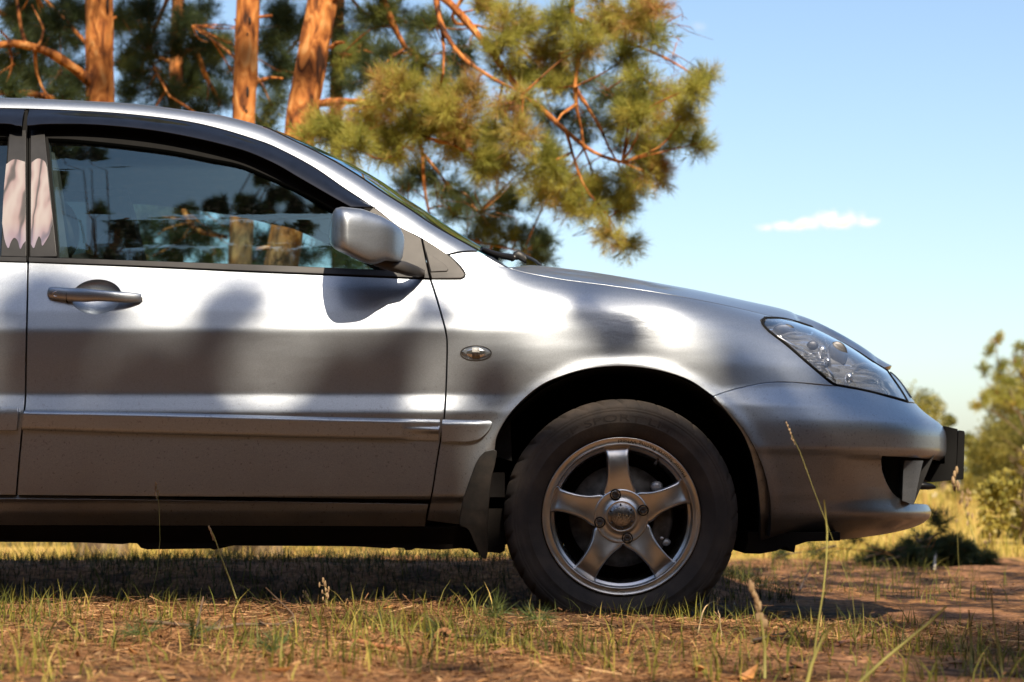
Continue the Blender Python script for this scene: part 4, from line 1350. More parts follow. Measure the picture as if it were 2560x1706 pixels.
# ================================================================ GROUND
def G(x, y):
    """height of the ground"""
    x, y = np.asarray(x, float), np.asarray(y, float)
    near = sstep(-9, -6, y) * (1 - sstep(9, 13, y)) * sstep(-6, -4, x) * (1 - sstep(4.5, 7, x))
    side = 0.098 - 0.030 * sstep(-0.35, 0.25, x) - 0.022 * sstep(0.45, 1.0, x)
    h = side * sstep(-0.06, -0.42, y) * (1 - 0.25 * sstep(-0.7, -1.6, y))
    h = h + 0.104 * sstep(1.6, 2.2, y) * (1 - sstep(2.6, 3.7, y)) * sstep(1.05, 0.45, x)
    rough = 0.4 + 0.6 * sstep(0.1, -0.3, y) + 0.6 * sstep(1.6, 2.2, y)
    h = h + near * rough * (0.010 * smooth_noise(x, y, 3, 2.1, 3) + 0.0065 * smooth_noise(x, y, 11, 15.0, 3))
    h = h + 0.035 * sstep(4.2, 5.2, y) * (1 - sstep(5.6, 6.6, y)) * smooth_noise(x, y, 5, 0.8, 2)
    h = h + 0.25 * sstep(20, 60, np.abs(y)) * smooth_noise(x, y, 21, 0.03, 2)
    wheels = np.minimum(np.hypot(x - 0.286, (y - 0.11) * 1.2), np.hypot(x + 2.31, (y - 0.11) * 1.2))
    return h * sstep(0.05, 0.35, wheels) - 0.001

def axis(a, b, d, far_a, far_b, gr=1.25):
    c = list(np.arange(a, b + d / 2, d))
    s = d
    while c[-1] < far_b:
        s *= gr; c.append(c[-1] + s)
    s = d; lo = [a]
    while lo[-1] > far_a:
        s *= gr; lo.append(lo[-1] - s)
    return np.array(lo[:0:-1] + c)
gx = axis(-2.6, 2.9, 0.026, -4500, 4500, 1.16)
gy = np.concatenate([axis(-3.2, 2.0, 0.026, -3000, 2.0, 1.16)[:-1], axis(2.0, 9.0, 0.06, 2.0, 6500, 1.16)])
gy = np.unique(np.round(gy, 5))
GX, GY = np.meshgrid(gx, gy, indexing='ij')
GV = np.stack([GX, GY, G(GX, GY)], -1).reshape(-1, 3)

def ground_material():
    m = bpy.data.materials.new('forest_floor_and_meadow')
    m.use_nodes = True
    N, L = m.node_tree.nodes, m.node_tree.links
    p = N['Principled BSDF']
    p.inputs['Roughness'].default_value = 0.95
    p.inputs['Specular IOR Level'].default_value = 0.15
    tc = N.new('ShaderNodeTexCoord')
    def noise(scale, detail=6, dist=0.0):
        n = N.new('ShaderNodeTexNoise')
        n.inputs['Scale'].default_value = scale
        n.inputs['Detail'].default_value = detail
        n.inputs['Distortion'].default_value = dist
        L.new(tc.outputs['Object'], n.inputs['Vector'])
        return n
    def ramp(src, els):
        r = N.new('ShaderNodeValToRGB')
        e = r.color_ramp.elements
        e[0].position, e[0].color = els[0][0], (*els[0][1], 1)
        e[1].position, e[1].color = els[-1][0], (*els[-1][1], 1)
        for q, c in els[1:-1]:
            k = e.new(q); k.color = (*c, 1)
        L.new(src, r.inputs['Fac'])
        return r.outputs['Color']
    def mix(f, a, b):
        x = N.new('ShaderNodeMix')
        x.data_type = 'RGBA'
        L.new(f, x.inputs['Factor']); L.new(a, x.inputs['A']); L.new(b, x.inputs['B'])
        return x.outputs['Result']
    litter = ramp(noise(38, 8, 1.2).outputs['Fac'], [(0.30, (0.045, 0.022, 0.012)), (0.46, (0.16, 0.075, 0.030)), (0.58, (0.30, 0.145, 0.055)), (0.72, (0.46, 0.27, 0.12))])
    sand = ramp(noise(60, 8).outputs['Fac'], [(0.32, (0.13, 0.060, 0.030)), (0.55, (0.28, 0.140, 0.070)), (0.75, (0.42, 0.24, 0.13))])
    f1 = ramp(noise(1.7, 5).outputs['Fac'], [(0.45, (0, 0, 0)), (0.60, (1, 1, 1))])
    humus = ramp(noise(90, 6).outputs['Fac'], [(0.35, (0.025, 0.014, 0.009)), (0.65, (0.085, 0.046, 0.024))])
    f2 = ramp(noise(7.5, 8, 0.8).outputs['Fac'], [(0.50, (0, 0, 0)), (0.60, (0.85, 0.85, 0.85))])
    floor_ = mix(f2, mix(f1, litter, sand), humus)
    meadow = ramp(noise(0.35, 9, 0.6).outputs['Fac'], [(0.30, (0.30, 0.22, 0.05)), (0.48, (0.46, 0.33, 0.075)), (0.60, (0.52, 0.35, 0.11)), (0.75, (0.36, 0.29, 0.055))])
    sp = N.new('ShaderNodeSeparateXYZ')
    L.new(tc.outputs['Object'], sp.inputs[0])
    a = N.new('ShaderNodeMath'); a.operation = 'MULTIPLY_ADD'
    L.new(noise(0.9, 5).outputs['Fac'], a.inputs[0])
    a.inputs[1].default_value = 3.2
    b_ = N.new('ShaderNodeMapRange'); b_.inputs['From Min'].default_value = 0.2; b_.inputs['From Max'].default_value = 1.4; b_.inputs['To Min'].default_value = 2.4; b_.inputs['To Max'].default_value = 0.0
    L.new(sp.outputs['X'], b_.inputs['Value'])
    ad_ = N.new('ShaderNodeMath'); ad_.operation = 'ADD'
    L.new(sp.outputs['Y'], ad_.inputs[0]); L.new(b_.outputs[0], ad_.inputs[1])
    L.new(ad_.outputs[0], a.inputs[2])
    mr = N.new('ShaderNodeMapRange')
    mr.inputs['From Min'].default_value = 7.2
    mr.inputs['From Max'].default_value = 7.9
    L.new(a.outputs[0], mr.inputs['Value'])
    L.new(mix(mr.outputs[0], floor_, meadow), p.inputs['Base Color'])
    bp = N.new('ShaderNodeBump')
    bp.inputs['Distance'].default_value = 0.012
    L.new(noise(55, 10, 0.8).outputs['Fac'], bp.inputs['Height'])
    L.new(bp.outputs[0], p.inputs['Normal'])
    return m
obj('ground', new_mesh('ground', GV, grid_faces(len(gx), len(gy))), ground_material(), kind='structure', label='needle-strewn dirt under the car running out to a dry yellow meadow')

# ---------------------------------------------------------------- vegetation helpers
def rand_dirs(n, rng):
    return unit(rng.normal(size=(n, 3)))

class Needles:
    def __init__(self):
        self.V, self.T, self.n = [], [], 0
    def shoots(self, pos, dirs, L, n, nl, w, tone, rng, spread=(25, 70)):
        pos, dirs = np.asarray(pos, float), unit(dirs)
        N = len(pos)
        L = np.broadcast_to(np.asarray(L, float), (N,))
        a = unit(np.cross(dirs, rand_dirs(N, rng)))
        b = np.cross(dirs, a)
        u = rng.uniform(0, 1, (N, n))
        ph = rng.uniform(0, 2 * math.pi, (N, n))
        A = np.radians(spread[1] - (spread[1] - spread[0]) * u ** 1.5 + rng.normal(0, 8, (N, n)))
        per = a[:, None] * np.cos(ph)[..., None] + b[:, None] * np.sin(ph)[..., None]
        d = dirs[:, None] * np.cos(A)[..., None] + per * np.sin(A)[..., None]
        base = pos[:, None] + dirs[:, None] * (L[:, None] * u)[..., None]
        ln = nl * rng.uniform(0.75, 1.2, (N, n))[..., None]
        s = unit(np.cross(d, rand_dirs(N * n, rng).reshape(N, n, 3))) * w / 2
        T = np.stack([base - s, base + s, base + d * ln], 2).reshape(-1, 3)
        self.V.append(T)
        tn = np.broadcast_to(np.asarray(tone, float), (N,)) if not np.isscalar(tone) else np.full(N, tone)
        self.T.append(np.repeat(np.clip(tn + rng.normal(0, 0.06, N), 0, 1), n * 3))
        return self
    def obj(self, name, mt, parent, **kw):
        V = np.concatenate(self.V)
        F = np.arange(len(V)).reshape(-1, 3)
        me = new_mesh(name, V, F, False, None, {'tone': np.concatenate(self.T)})
        return obj(name, me, mt, parent, **kw)

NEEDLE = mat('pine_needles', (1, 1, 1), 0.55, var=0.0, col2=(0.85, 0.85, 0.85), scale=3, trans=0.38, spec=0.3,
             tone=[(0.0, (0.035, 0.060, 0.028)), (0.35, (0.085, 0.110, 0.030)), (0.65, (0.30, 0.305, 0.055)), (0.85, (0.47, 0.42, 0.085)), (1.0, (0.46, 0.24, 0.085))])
def bark_material():
    m = bpy.data.materials.new('pine_bark')
    m.use_nodes = True
    N, L = m.node_tree.nodes, m.node_tree.links
    p = N['Principled BSDF']
    p.inputs['Roughness'].default_value = 0.85
    p.inputs['Specular IOR Level'].default_value = 0.2
    tc = N.new('ShaderNodeTexCoord')
    mp = N.new('ShaderNodeMapping')
    mp.inputs['Scale'].default_value = (1, 1, 0.45)
    L.new(tc.outputs['Object'], mp.inputs[0])
    n = N.new('ShaderNodeTexNoise'); n.inputs['Scale'].default_value = 16; n.inputs['Detail'].default_value = 8; n.inputs['Distortion'].default_value = 1.0
    L.new(mp.outputs[0], n.inputs['Vector'])
    def ramp(src, els):
        r = N.new('ShaderNodeValToRGB')
        e = r.color_ramp.elements
        e[0].position, e[0].color = els[0][0], (*els[0][1], 1)
        e[1].position, e[1].color = els[-1][0], (*els[-1][1], 1)
        for q, c in els[1:-1]:
            k = e.new(q); k.color = (*c, 1)
        L.new(src, r.inputs['Fac'])
        return r.outputs['Color']
    orange = ramp(n.outputs['Fac'], [(0.34, (0.045, 0.018, 0.009)), (0.45, (0.23, 0.075, 0.020)), (0.57, (0.44, 0.165, 0.042)), (0.72, (0.58, 0.30, 0.11))])
    grey = ramp(n.outputs['Fac'], [(0.30, (0.045, 0.030, 0.020)), (0.5, (0.14, 0.100, 0.060)), (0.68, (0.25, 0.19, 0.115))])
    at_ = N.new('ShaderNodeAttribute'); at_.attribute_name = 'tone'
    n2 = N.new('ShaderNodeTexNoise'); n2.inputs['Scale'].default_value = 4; n2.inputs['Detail'].default_value = 4
    L.new(tc.outputs['Object'], n2.inputs['Vector'])
    ad = N.new('ShaderNodeMath'); ad.operation = 'ADD'
    L.new(at_.outputs['Fac'], ad.inputs[0]); L.new(n2.outputs['Fac'], ad.inputs[1])
    mr = N.new('ShaderNodeMapRange'); mr.inputs['From Min'].default_value = 0.85; mr.inputs['From Max'].default_value = 1.15
    L.new(ad.outputs[0], mr.inputs['Value'])
    mx = N.new('ShaderNodeMix'); mx.data_type = 'RGBA'
    L.new(mr.outputs[0], mx.inputs['Factor']); L.new(grey, mx.inputs['A']); L.new(orange, mx.inputs['B'])
    L.new(mx.outputs['Result'], p.inputs['Base Color'])
    bp = N.new('ShaderNodeBump'); bp.inputs['Distance'].default_value = 0.02
    L.new(n.outputs['Fac'], bp.inputs['Height']); L.new(bp.outputs[0], p.inputs['Normal'])
    return m
BARK = bark_material()
DARKWOOD = mat('branch_scar_wood', (0.02, 0.011, 0.007), 0.9)

def trunk_mesh(path, rad, seed, orange_from=1.9, flare=0.5):
    """tapered trunk with flaking bark plates; path: list of points, rad: list of radii"""
    rng = np.random.default_rng(seed)
    P = catmull(path, 0.03)
    n = len(P)
    t = np.linspace(0, 1, n)
    R = np.interp(t, np.linspace(0, 1, len(rad)), rad)
    R = R * (1 + flare * np.exp(-(P[:, 2] - P[0, 2]) / 0.22))
    V, F = tube(P, R, 32)
    k = n * 32
    C = np.repeat(P, 32, 0)
    ang = np.tile(np.arange(32) * 2 * math.pi / 32, n)
    zz = C[:, 2]
    rr_ = np.repeat(R, 32)
    pl = smooth_noise(np.cos(ang) * 3 + 7, zz * 5 + np.sin(ang) * 3, seed, 1.3, 4)
    disp = rr_ * (0.045 * pl + 0.05 * np.sign(pl) * np.abs(pl) ** 0.5 * 0.5)
    V[:k] += unit(V[:k] - C) * disp[:, None]
    tone = np.concatenate([sstep(orange_from - 1.1, orange_from + 0.5, zz), [0, 1]])
    return V, F, tone

def limb(mb, pts, r0, r1, seg=7, tone=1.0, wob=0.0, rng=None):
    P = catmull(pts, 0.05)
    if wob and rng is not None:
        P = P + np.cumsum(rng.normal(0, wob, P.shape), 0) * np.linspace(0, 1, len(P))[:, None]
    V, F = tube(P, np.linspace(r0, r1, len(P)) * (1 + 0.10 * np.sin(np.arange(len(P)) * 1.7)), seg)
    mb.add(V, F, tone)
    return P

def clump(nd, wood, nodes, c, r, nsub, rng, tone, n=34, nl=0.055, w=0.0021, sl=0.085, per=11, flat=0.75, link=0.006, up=0.25, seg=4):
    """a foliage pad: twigs fan out from the nearest limb node and carry brush-like shoots"""
    c = np.asarray(c, float)
    if nodes is not None and len(nodes):
        a = nodes[np.argmin(np.linalg.norm(nodes - c, axis=1))]
        mid = (a + c) / 2 + rng.normal(0, 0.06, 3) * np.linalg.norm(c - a)
        q = catmull([a, mid, c], 0.06)
        wood.add(*tube(q, np.linspace(link, link * 0.45, len(q)), 5), 0.75)
    else:
        a = c - np.array([0, 0, r])
    out = unit(c - a + 1e-6)
    S, D, TN = [], [], []
    for _ in range(nsub):
        d = unit(rng.normal(size=3))
        q = c + d * r * rng.uniform(0.35, 1.0) * np.array([1, 1, flat])
        s = c - out * r * rng.uniform(0.1, 0.7) + rng.normal(0, 0.12 * r, 3)
        m_ = (s + q) / 2 + rng.normal(0, 0.12 * r, 3) - np.array([0, 0, 0.05 * r])
        tw = catmull([s, m_, q], max(0.03, r * 0.15))
        wood.add(*tube(tw, np.linspace(link * 0.4, link * 0.18, len(tw)), seg, cap=False), 0.55)
        k = rng.uniform(0.3, 1.0, per) ** 0.7
        idx = (k * (len(tw) - 1)).astype(int)
        tg = unit(np.gradient(tw, axis=0))[idx]
        S.append(tw[idx])
        D.append(unit(tg * 0.8 + rng.normal(0, 0.55, (per, 3)) + np.array([0, 0, up])))
        TN.append(np.full(per, tone + rng.normal(0, 0.07)))
    nd.shoots(np.concatenate(S), np.concatenate(D), sl, n, nl, w, np.concatenate(TN), rng)

# ================================================================ PINES BEHIND THE CAR
def dp(x, y, Y):                      # display pixel (2353 wide) -> point
    return at(x * 1.088, y * 1.088, Y)
rng = np.random.default_rng(12)

# --- the leaning pine whose limbs reach out over the bonnet
t3 = empty('pine_tree', tuple(dp(598, 1296, 5.0)), label='leaning pine whose sunlit boughs reach out above the windscreen', cat='tree', group='pines behind the car')
def T(o, mb_or_nd, name, mt, **kw):
    ob = mb_or_nd.obj(name, mt, None, **kw)
    ob.parent = o
    ob.data.transform(Matrix.Translation(-o.location))
    return ob
base = dp(594, 1296, 5.0); base[2] = float(G(base[0], base[1])) - 0.05
V, F, tn = trunk_mesh([base, dp(612, 1000, 5.0), dp(634, 700, 5.05), dp(658, 540, 5.1), dp(694, 270, 5.15), dp(738, 20, 5.2), dp(800, -330, 5.3), dp(850, -800, 5.4)], [.096, .088, .082, .080, .074, .066, .055, .035], 3, 1.75, 0.35)
trunk = MB().add(V, F, tn)
for a, b, r in (((735, 238), (822, 233), .020), ((760, 110), (790, 97), .012), ((642, 184), (600, 190), .0), ((640, 575), (590, 572), .014), ((688, 580), (640, 583), .0)):
    if r: limb(trunk, [dp(*a, 5.1), (dp(*a, 5.1) + dp(*b, 5.0)) / 2 + [0, 0, .01], dp(*b, 5.0)], r, r * .5)
T(t3, trunk, 'trunk', BARK)
wood, nd = MB(), Needles()
nodes = []
def L3(pts, r0, r1, Y):
    Ys = np.linspace(Y[0], Y[1], len(pts))
    nodes.append(limb(wood, [dp(x, y, q) for (x, y), q in zip(pts, Ys)], r0, r1, 8, 1.0, 0.0015, rng))
L3([(730, 40), (800, -40), (900, -60), (1000, -20), (1090, 70), (1180, 190), (1240, 245), (1300, 300), (1360, 345), (1425, 368)], .028, .007, (5.2, 4.7))
L3([(1000, -20), (1015, 60), (1060, 130), (1130, 180), (1200, 215)], .016, .006, (4.95, 4.6))
L3([(1015, 60), (1020, 110), (1019, 168)], .010, .004, (4.9, 4.8))
L3([(800, -40), (950, -120), (1150, -150), (1300, -60), (1316, 40), (1330, 130), (1322, 200), (1345, 240), (1380, 300), (1400, 345)], .028, .006, (5.25, 5.0))
L3([(1322, 200), (1325, 250), (1335, 300), (1340, 345)], .012, .004, (5.0, 5.1))
L3([(1325, 240), (1290, 265), (1275, 290)], .009, .004, (5.0, 4.9))
L3([(880, 0), (905, 60), (930, 110), (950, 120)], .020, .010, (5.4, 5.5))
L3([(1130, -100), (1040, 40), (1100, 60), (1160, 75)], .014, .005, (5.3, 5.6))
L3([(735, 238), (820, 234), (880, 250), (940, 300), (1040, 330)], .018, .006, (5.1, 4.5))
L3([(960, 300), (970, 350), (975, 420), (985, 480), (1000, 520), (1060, 545), (1130, 560), (1200, 575)], .010, .004, (5.5, 5.9))
L3([(970, 350), (1010, 400), (1050, 450), (1100, 490)], .008, .003, (5.5, 5.8))
L3([(1300, 300), (1340, 420), (1400, 500), (1420, 540)], .008, .003, (4.8, 4.9))
L3([(1316, 40), (1420, 90), (1480, 180), (1560, 250), (1610, 320)], .014, .003, (5.1, 5.2))
L3([(1420, 90), (1520, 130), (1600, 175), (1630, 190)], .009, .003, (5.1, 5.1))
NODES = np.vstack(nodes)
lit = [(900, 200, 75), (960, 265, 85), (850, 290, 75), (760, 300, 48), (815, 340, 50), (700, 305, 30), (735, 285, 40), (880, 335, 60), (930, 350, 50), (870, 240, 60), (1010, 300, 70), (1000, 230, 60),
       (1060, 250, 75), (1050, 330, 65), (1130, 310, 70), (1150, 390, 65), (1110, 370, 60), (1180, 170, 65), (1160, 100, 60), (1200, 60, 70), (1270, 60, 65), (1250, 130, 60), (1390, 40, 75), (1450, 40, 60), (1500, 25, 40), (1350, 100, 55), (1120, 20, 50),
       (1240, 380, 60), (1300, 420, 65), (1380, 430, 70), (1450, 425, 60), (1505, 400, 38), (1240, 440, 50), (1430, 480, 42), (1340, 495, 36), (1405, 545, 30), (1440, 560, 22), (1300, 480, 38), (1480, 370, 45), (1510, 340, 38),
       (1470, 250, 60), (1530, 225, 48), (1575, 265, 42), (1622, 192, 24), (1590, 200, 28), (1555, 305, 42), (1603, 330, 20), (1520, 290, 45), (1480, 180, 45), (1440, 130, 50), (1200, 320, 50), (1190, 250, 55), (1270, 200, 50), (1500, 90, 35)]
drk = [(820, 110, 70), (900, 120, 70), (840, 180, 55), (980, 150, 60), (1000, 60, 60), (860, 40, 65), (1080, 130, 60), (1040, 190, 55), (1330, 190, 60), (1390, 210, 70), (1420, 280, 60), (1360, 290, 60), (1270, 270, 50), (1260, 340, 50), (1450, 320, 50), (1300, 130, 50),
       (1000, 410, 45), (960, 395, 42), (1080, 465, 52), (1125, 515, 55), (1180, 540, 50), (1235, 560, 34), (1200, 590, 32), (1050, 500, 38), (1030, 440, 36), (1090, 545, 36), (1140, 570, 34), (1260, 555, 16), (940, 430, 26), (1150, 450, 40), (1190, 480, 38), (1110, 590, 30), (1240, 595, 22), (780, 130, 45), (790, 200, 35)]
for x, y, r in lit:  # sunlight put into the colour: these clumps get yellower, brighter needles
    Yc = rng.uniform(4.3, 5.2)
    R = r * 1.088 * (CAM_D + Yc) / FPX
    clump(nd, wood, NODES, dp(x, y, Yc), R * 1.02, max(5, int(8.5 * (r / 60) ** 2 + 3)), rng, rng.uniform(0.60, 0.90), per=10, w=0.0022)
for x, y, r in drk:  # shade put into the colour: deeper clumps get darker needles
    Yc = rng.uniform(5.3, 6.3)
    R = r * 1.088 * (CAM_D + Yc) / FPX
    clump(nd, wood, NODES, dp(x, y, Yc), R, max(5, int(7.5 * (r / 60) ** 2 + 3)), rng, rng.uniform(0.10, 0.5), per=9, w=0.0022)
for x, y, r in [(1090, 210, 45), (1160, 240, 38), (1060, 290, 25), (1500, 20, 24)]:       # browned dead sprays among the green
    clump(nd, wood, NODES, dp(x, y, 4.4), r * 1.088 * 9.9 / FPX, 5, rng, 0.97, per=7, n=26, nl=0.05)
# bare dead twigs
for x, y, dx, dy in [(1000, 60, 30, 90), (1040, 120, 60, 40), (960, 500, -60, 40), (1000, 420, 40, 70), (1480, 90, 90, 10), (1500, 100, 110, 60), (1500, 75, 60, 90), (1060, 440, 20, 80), (940, 420, -30, 60), (1090, 440, 60, 60), (1380, 470, -20, 60), (1520, 60, 60, -15), (1440, 300, 60, -60)]:
    a = dp(x, y, 5.2); b = dp(x + dx, y + dy, 5.2 + rng.uniform(-.3, .3))
    limb(wood, [a, (a + b) / 2 + rng.normal(0, .03, 3), b], .004, .0012, 5, 0.5)
    for k in range(3):
        s = a + (b - a) * rng.uniform(.3, .9)
        limb(wood, [s, s + rng.normal(0, .05, 3), s + rng.normal(0, .10, 3)], .002, .0008, 4, 0.5)
def high_crown(wd, ne, cx, cy, z0, z1, n, rg, reach=2.2):
    """the crown above the picture's upper edge"""
    for _ in range(n):
        z = rg.uniform(z0, z1); a = rg.uniform(0, 2 * math.pi)
        l = reach * (1.1 - .7 * (z - z0) / (z1 - z0)) * rg.uniform(.45, 1)
        s = np.array([cx, cy, z - .25 * l]); c = np.array([cx + l * math.cos(a), cy + l * math.sin(a), z])
        lb = limb(wd, [s, (s + c) / 2 + [0, 0, .1], c], .022, .006, 5, .9)
        clump(ne, wd, lb[-2:], c, .42, 12, rg, rg.uniform(.2, .6), n=14, nl=.11, w=.009, sl=.16, per=9, link=.006)
high_crown(wood, nd, .0 + dp(800, -330, 5.3)[0], 5.4, 4.3, 8.6, 26, rng)
T(t3, wood, 'branches', BARK, kind='stuff')
T(t3, nd, 'crown', NEEDLE, kind='stuff')

# --- two straight pines
def straight_pine(label, path, rad, seed, Y, crown, limbs, scars, stubs, orange=1.85, tone=(0.05, 0.35)):
    rg = np.random.default_rng(seed)
    b0 = np.array(path[0]); b0[2] = float(G(b0[0], b0[1])) - 0.05
    o = empty('pine_tree', tuple(b0), label=label, cat='tree', group='pines behind the car')
    V, F, tn = trunk_mesh([b0] + list(path[1:]), rad, seed, orange, 0.35)
    tr = MB().add(V, F, tn)
    for a, b, r in stubs:
        limb(tr, [a, (a + b) / 2 + [0, 0, .01], b], r, r * .55, 7, 0.9)
    T(o, tr, 'trunk', BARK)
    for c, rx, rz in scars:
        T(o, MB().add(*ball(c, rx, 0.012, rz, 10, 8)), 'branch_scar', DARKWOOD)
    wd, ne, nds = MB(), Needles(), []
    for pts, r0, r1 in limbs:
        nds.append(limb(wd, pts, r0, r1, 8, 0.9, 0.002, rg))
    nds = np.vstack(nds)
    for x, y, r, Yc in crown:
        Yq = Yc + rg.uniform(-0.6, 0.6)
        clump(ne, wd, nds, dp(x, y, Yq), r * 1.088 * (CAM_D + Yq) / FPX, max(7, int(15 * (r / 60) ** 2 + 4)), rg, rg.uniform(*tone), n=24, nl=0.062, w=0.0026, sl=0.09, per=9)
    high_crown(wd, ne, path[-2][0], path[-2][1], 4.2, 8.8, 20, rg)
    T(o, wd, 'branches', BARK, kind='stuff')
    T(o, ne, 'crown', NEEDLE, kind='stuff')
    return o
Y1 = 5.6
straight_pine('thick upright pine behind the rear door with one limb arching left', [dp(240, 1290, Y1), dp(238, 900, Y1), dp(234, 500, Y1), dp(230, 220, Y1), dp(228, 0, Y1), dp(224, -400, Y1), dp(222, -900, Y1 + .2)],
              [.105, .092, .078, .072, .070, .06, .035], 21, Y1,
              [(40, 40, 60, 6.5), (120, 70, 50, 6.2), (30, 130, 50, 6.3), (140, 180, 45, 6.0), (70, 200, 40, 6.0), (100, 110, 40, 6.4), (160, 30, 50, 6.6), (20, 205, 30, 5.8), (150, 225, 32, 6.0)],
              [([dp(226, 205, Y1), dp(180, 165, Y1 - .1), dp(120, 125, Y1 - .2), (dp(60, 105, Y1 - .3)), dp(0, 103, Y1 - .4), dp(-80, 130, Y1 - .5)], .030, .014), ([dp(130, 232, Y1), dp(70, 214, Y1 - .2), dp(0, 210, Y1 - .4)], .020, .012),
               ([dp(226, 130, Y1), dp(180, 80, Y1), dp(130, 25, Y1 + .2), dp(80, -30, Y1 + .3)], .012, .006), ([dp(60, 105, Y1 - .3), dp(48, 60, Y1 - .2), dp(40, 0, Y1 - .1), dp(35, -40, Y1)], .011, .007),
               ([dp(85, 110, Y1 - .3), dp(100, 70, Y1 - .2), dp(72, 10, Y1)], .007, .003), ([dp(80, 112, Y1 - .3), dp(85, 170, Y1 - .2), dp(105, 215, Y1 - .2), dp(130, 240, Y1 - .1)], .009, .004), ([dp(20, 104, Y1 - .35), dp(28, 150, Y1 - .3), dp(10, 200, Y1 - .3)], .008, .003),
               ([dp(0, 70, Y1), dp(20, 90, Y1), dp(30, 104, Y1 - .3)], .006, .005), ([dp(-40, 200, Y1 - .2), dp(0, 172, Y1 - .3), dp(40, 150, Y1 - .3)], .010, .006)],
              [(dp(247, 5, Y1 - .075), .007, .04)], [(dp(255, 50, Y1), dp(268, 40, Y1), .012)])
Y2 = 5.2
straight_pine('slim upright pine with dark branch scars, middle of the three trunks', [dp(530, 1294, Y2), dp(536, 900, Y2), dp(552, 600, Y2), dp(558, 420, Y2), dp(562, 240, Y2), dp(570, 0, Y2), dp(574, -400, Y2), dp(576, -900, Y2 + .1)],
              [.066, .062, .060, .058, .057, .052, .045, .03], 33, Y2,
              [(500, 100, 40, 7.0), (620, 110, 40, 6.6), (650, 170, 40, 6.4), (625, 245, 26, 5.8), (600, 285, 20, 5.7), (660, 60, 45, 7.0)],
              [([dp(585, 190, Y2), dp(620, 180, Y2 + .1), dp(648, 184, Y2 + .2)], .010, .005), ([dp(592, 40, Y2), dp(625, 36, Y2)], .008, .006), ([dp(560, 150, Y2), dp(500, 100, Y2 + .6), dp(440, 60, Y2 + 1)], .010, .004)],
              [(dp(574, 48, Y2 - .052), .008, .022), (dp(569, 80, Y2 - .05), .005, .012), (dp(569, 212, Y2 - .055), .008, .030), (dp(566, 256, Y2 - .055), .006, .010)], [(dp(545, 60, Y2), dp(538, 44, Y2), .006)])

# --- shaded pines farther back fill the space between the trunks; dark needle tone stands in for shade
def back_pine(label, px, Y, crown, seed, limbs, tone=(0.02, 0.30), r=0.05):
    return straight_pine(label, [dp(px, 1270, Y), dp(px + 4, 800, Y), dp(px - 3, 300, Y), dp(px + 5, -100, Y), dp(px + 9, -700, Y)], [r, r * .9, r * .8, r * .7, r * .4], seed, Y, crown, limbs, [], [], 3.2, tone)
c4 = [(310, 60, 55), (350, 100, 55), (420, 60, 55), (470, 40, 45), (330, 170, 50), (400, 160, 55), (460, 150, 50), (505, 120, 40), (290, 120, 35), (450, 215, 50), (380, 225, 50), (495, 220, 45), (300, 220, 40), (340, 20, 50), (440, 110, 50), (280, 40, 30),
      (520, 170, 30), (420, 190, 45), (300, 270, 50), (380, 290, 50), (460, 270, 50), (330, 370, 60), (420, 380, 60), (500, 330, 45), (250, 330, 60), (250, 450, 60), (350, 460, 60), (430, 500, 45), (470, 540, 42), (500, 590, 40), (420, 570, 40), (330, 500, 34), (340, 560, 34), (372, 520, 30), (380, 590, 30), (322, 600, 30), (400, 480, 34), (300, 540, 36), (450, 470, 34), (520, 510, 30), (600, 560, 38), (590, 600, 30)]
Y4 = 7.6
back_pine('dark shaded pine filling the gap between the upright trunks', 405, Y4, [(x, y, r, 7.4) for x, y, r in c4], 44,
          [([dp(402, 0, Y4), dp(440, 80, Y4 - .2), dp(470, 170, Y4 - .2), dp(500, 230, Y4)], .024, .010), ([dp(400, -40, Y4), dp(360, 60, Y4), dp(330, 150, Y4), dp(300, 230, Y4)], .016, .007), ([dp(440, 110, Y4), dp(400, 140, Y4), dp(350, 130, Y4), dp(270, 140, Y4)], .012, .006),
           ([dp(470, 80, Y4), dp(520, 90, Y4), dp(560, 140, Y4)], .010, .004), ([dp(403, 200, Y4), dp(350, 150, Y4 - .6), dp(365, 180, Y4 - .8), dp(390, 222, Y4 - .9)], .008, .006), ([dp(404, 420, Y4), dp(440, 520, Y4 - .5), dp(520, 545, Y4 - 1)], .018, .012), ([dp(404, 300, Y4), dp(330, 400, Y4), dp(260, 440, Y4)], .014, .006)])
c5 = [(650, 40, 45), (640, 100, 45), (690, 60, 40), (660, 150, 40), (620, 200, 36), (720, 520, 45), (760, 560, 40), (700, 590, 36), (780, 600, 36), (640, 500, 36), (820, 570, 34), (740, 480, 40), (660, 430, 40), (770, 430, 40), (800, 80, 40), (840, 140, 40), (760, 20, 50), (640, 570, 24), (840, 620, 30), (860, 60, 40), (780, 170, 30),
      (900, 30, 40), (950, 60, 36)]
Y5 = 8.4
back_pine('dark pine behind the leaning trunk, seen through the cabin windows', 775, Y5, [(x, y, r, 8.2) for x, y, r in c5], 55,
          [([dp(776, 60, Y5), dp(700, 80, Y5), dp(640, 150, Y5)], .018, .007), ([dp(776, 460, Y5), dp(720, 520, Y5), dp(640, 500, Y5)], .018, .007), ([dp(776, 420, Y5), dp(820, 560, Y5), dp(850, 610, Y5)], .014, .006), ([dp(778, -40, Y5), dp(850, 40, Y5), dp(950, 60, Y5)], .014, .006)])
c6 = [(30, 30, 55), (90, 30, 50), (150, 90, 42), (60, 90, 45), (10, 160, 45), (110, 160, 40), (60, 170, 36), (160, 150, 34), (170, 200, 34), (120, 225, 30), (20, 225, 34), (180, 20, 45), (260, 60, 30), (275, 150, 28)]
Y6 = 9.4
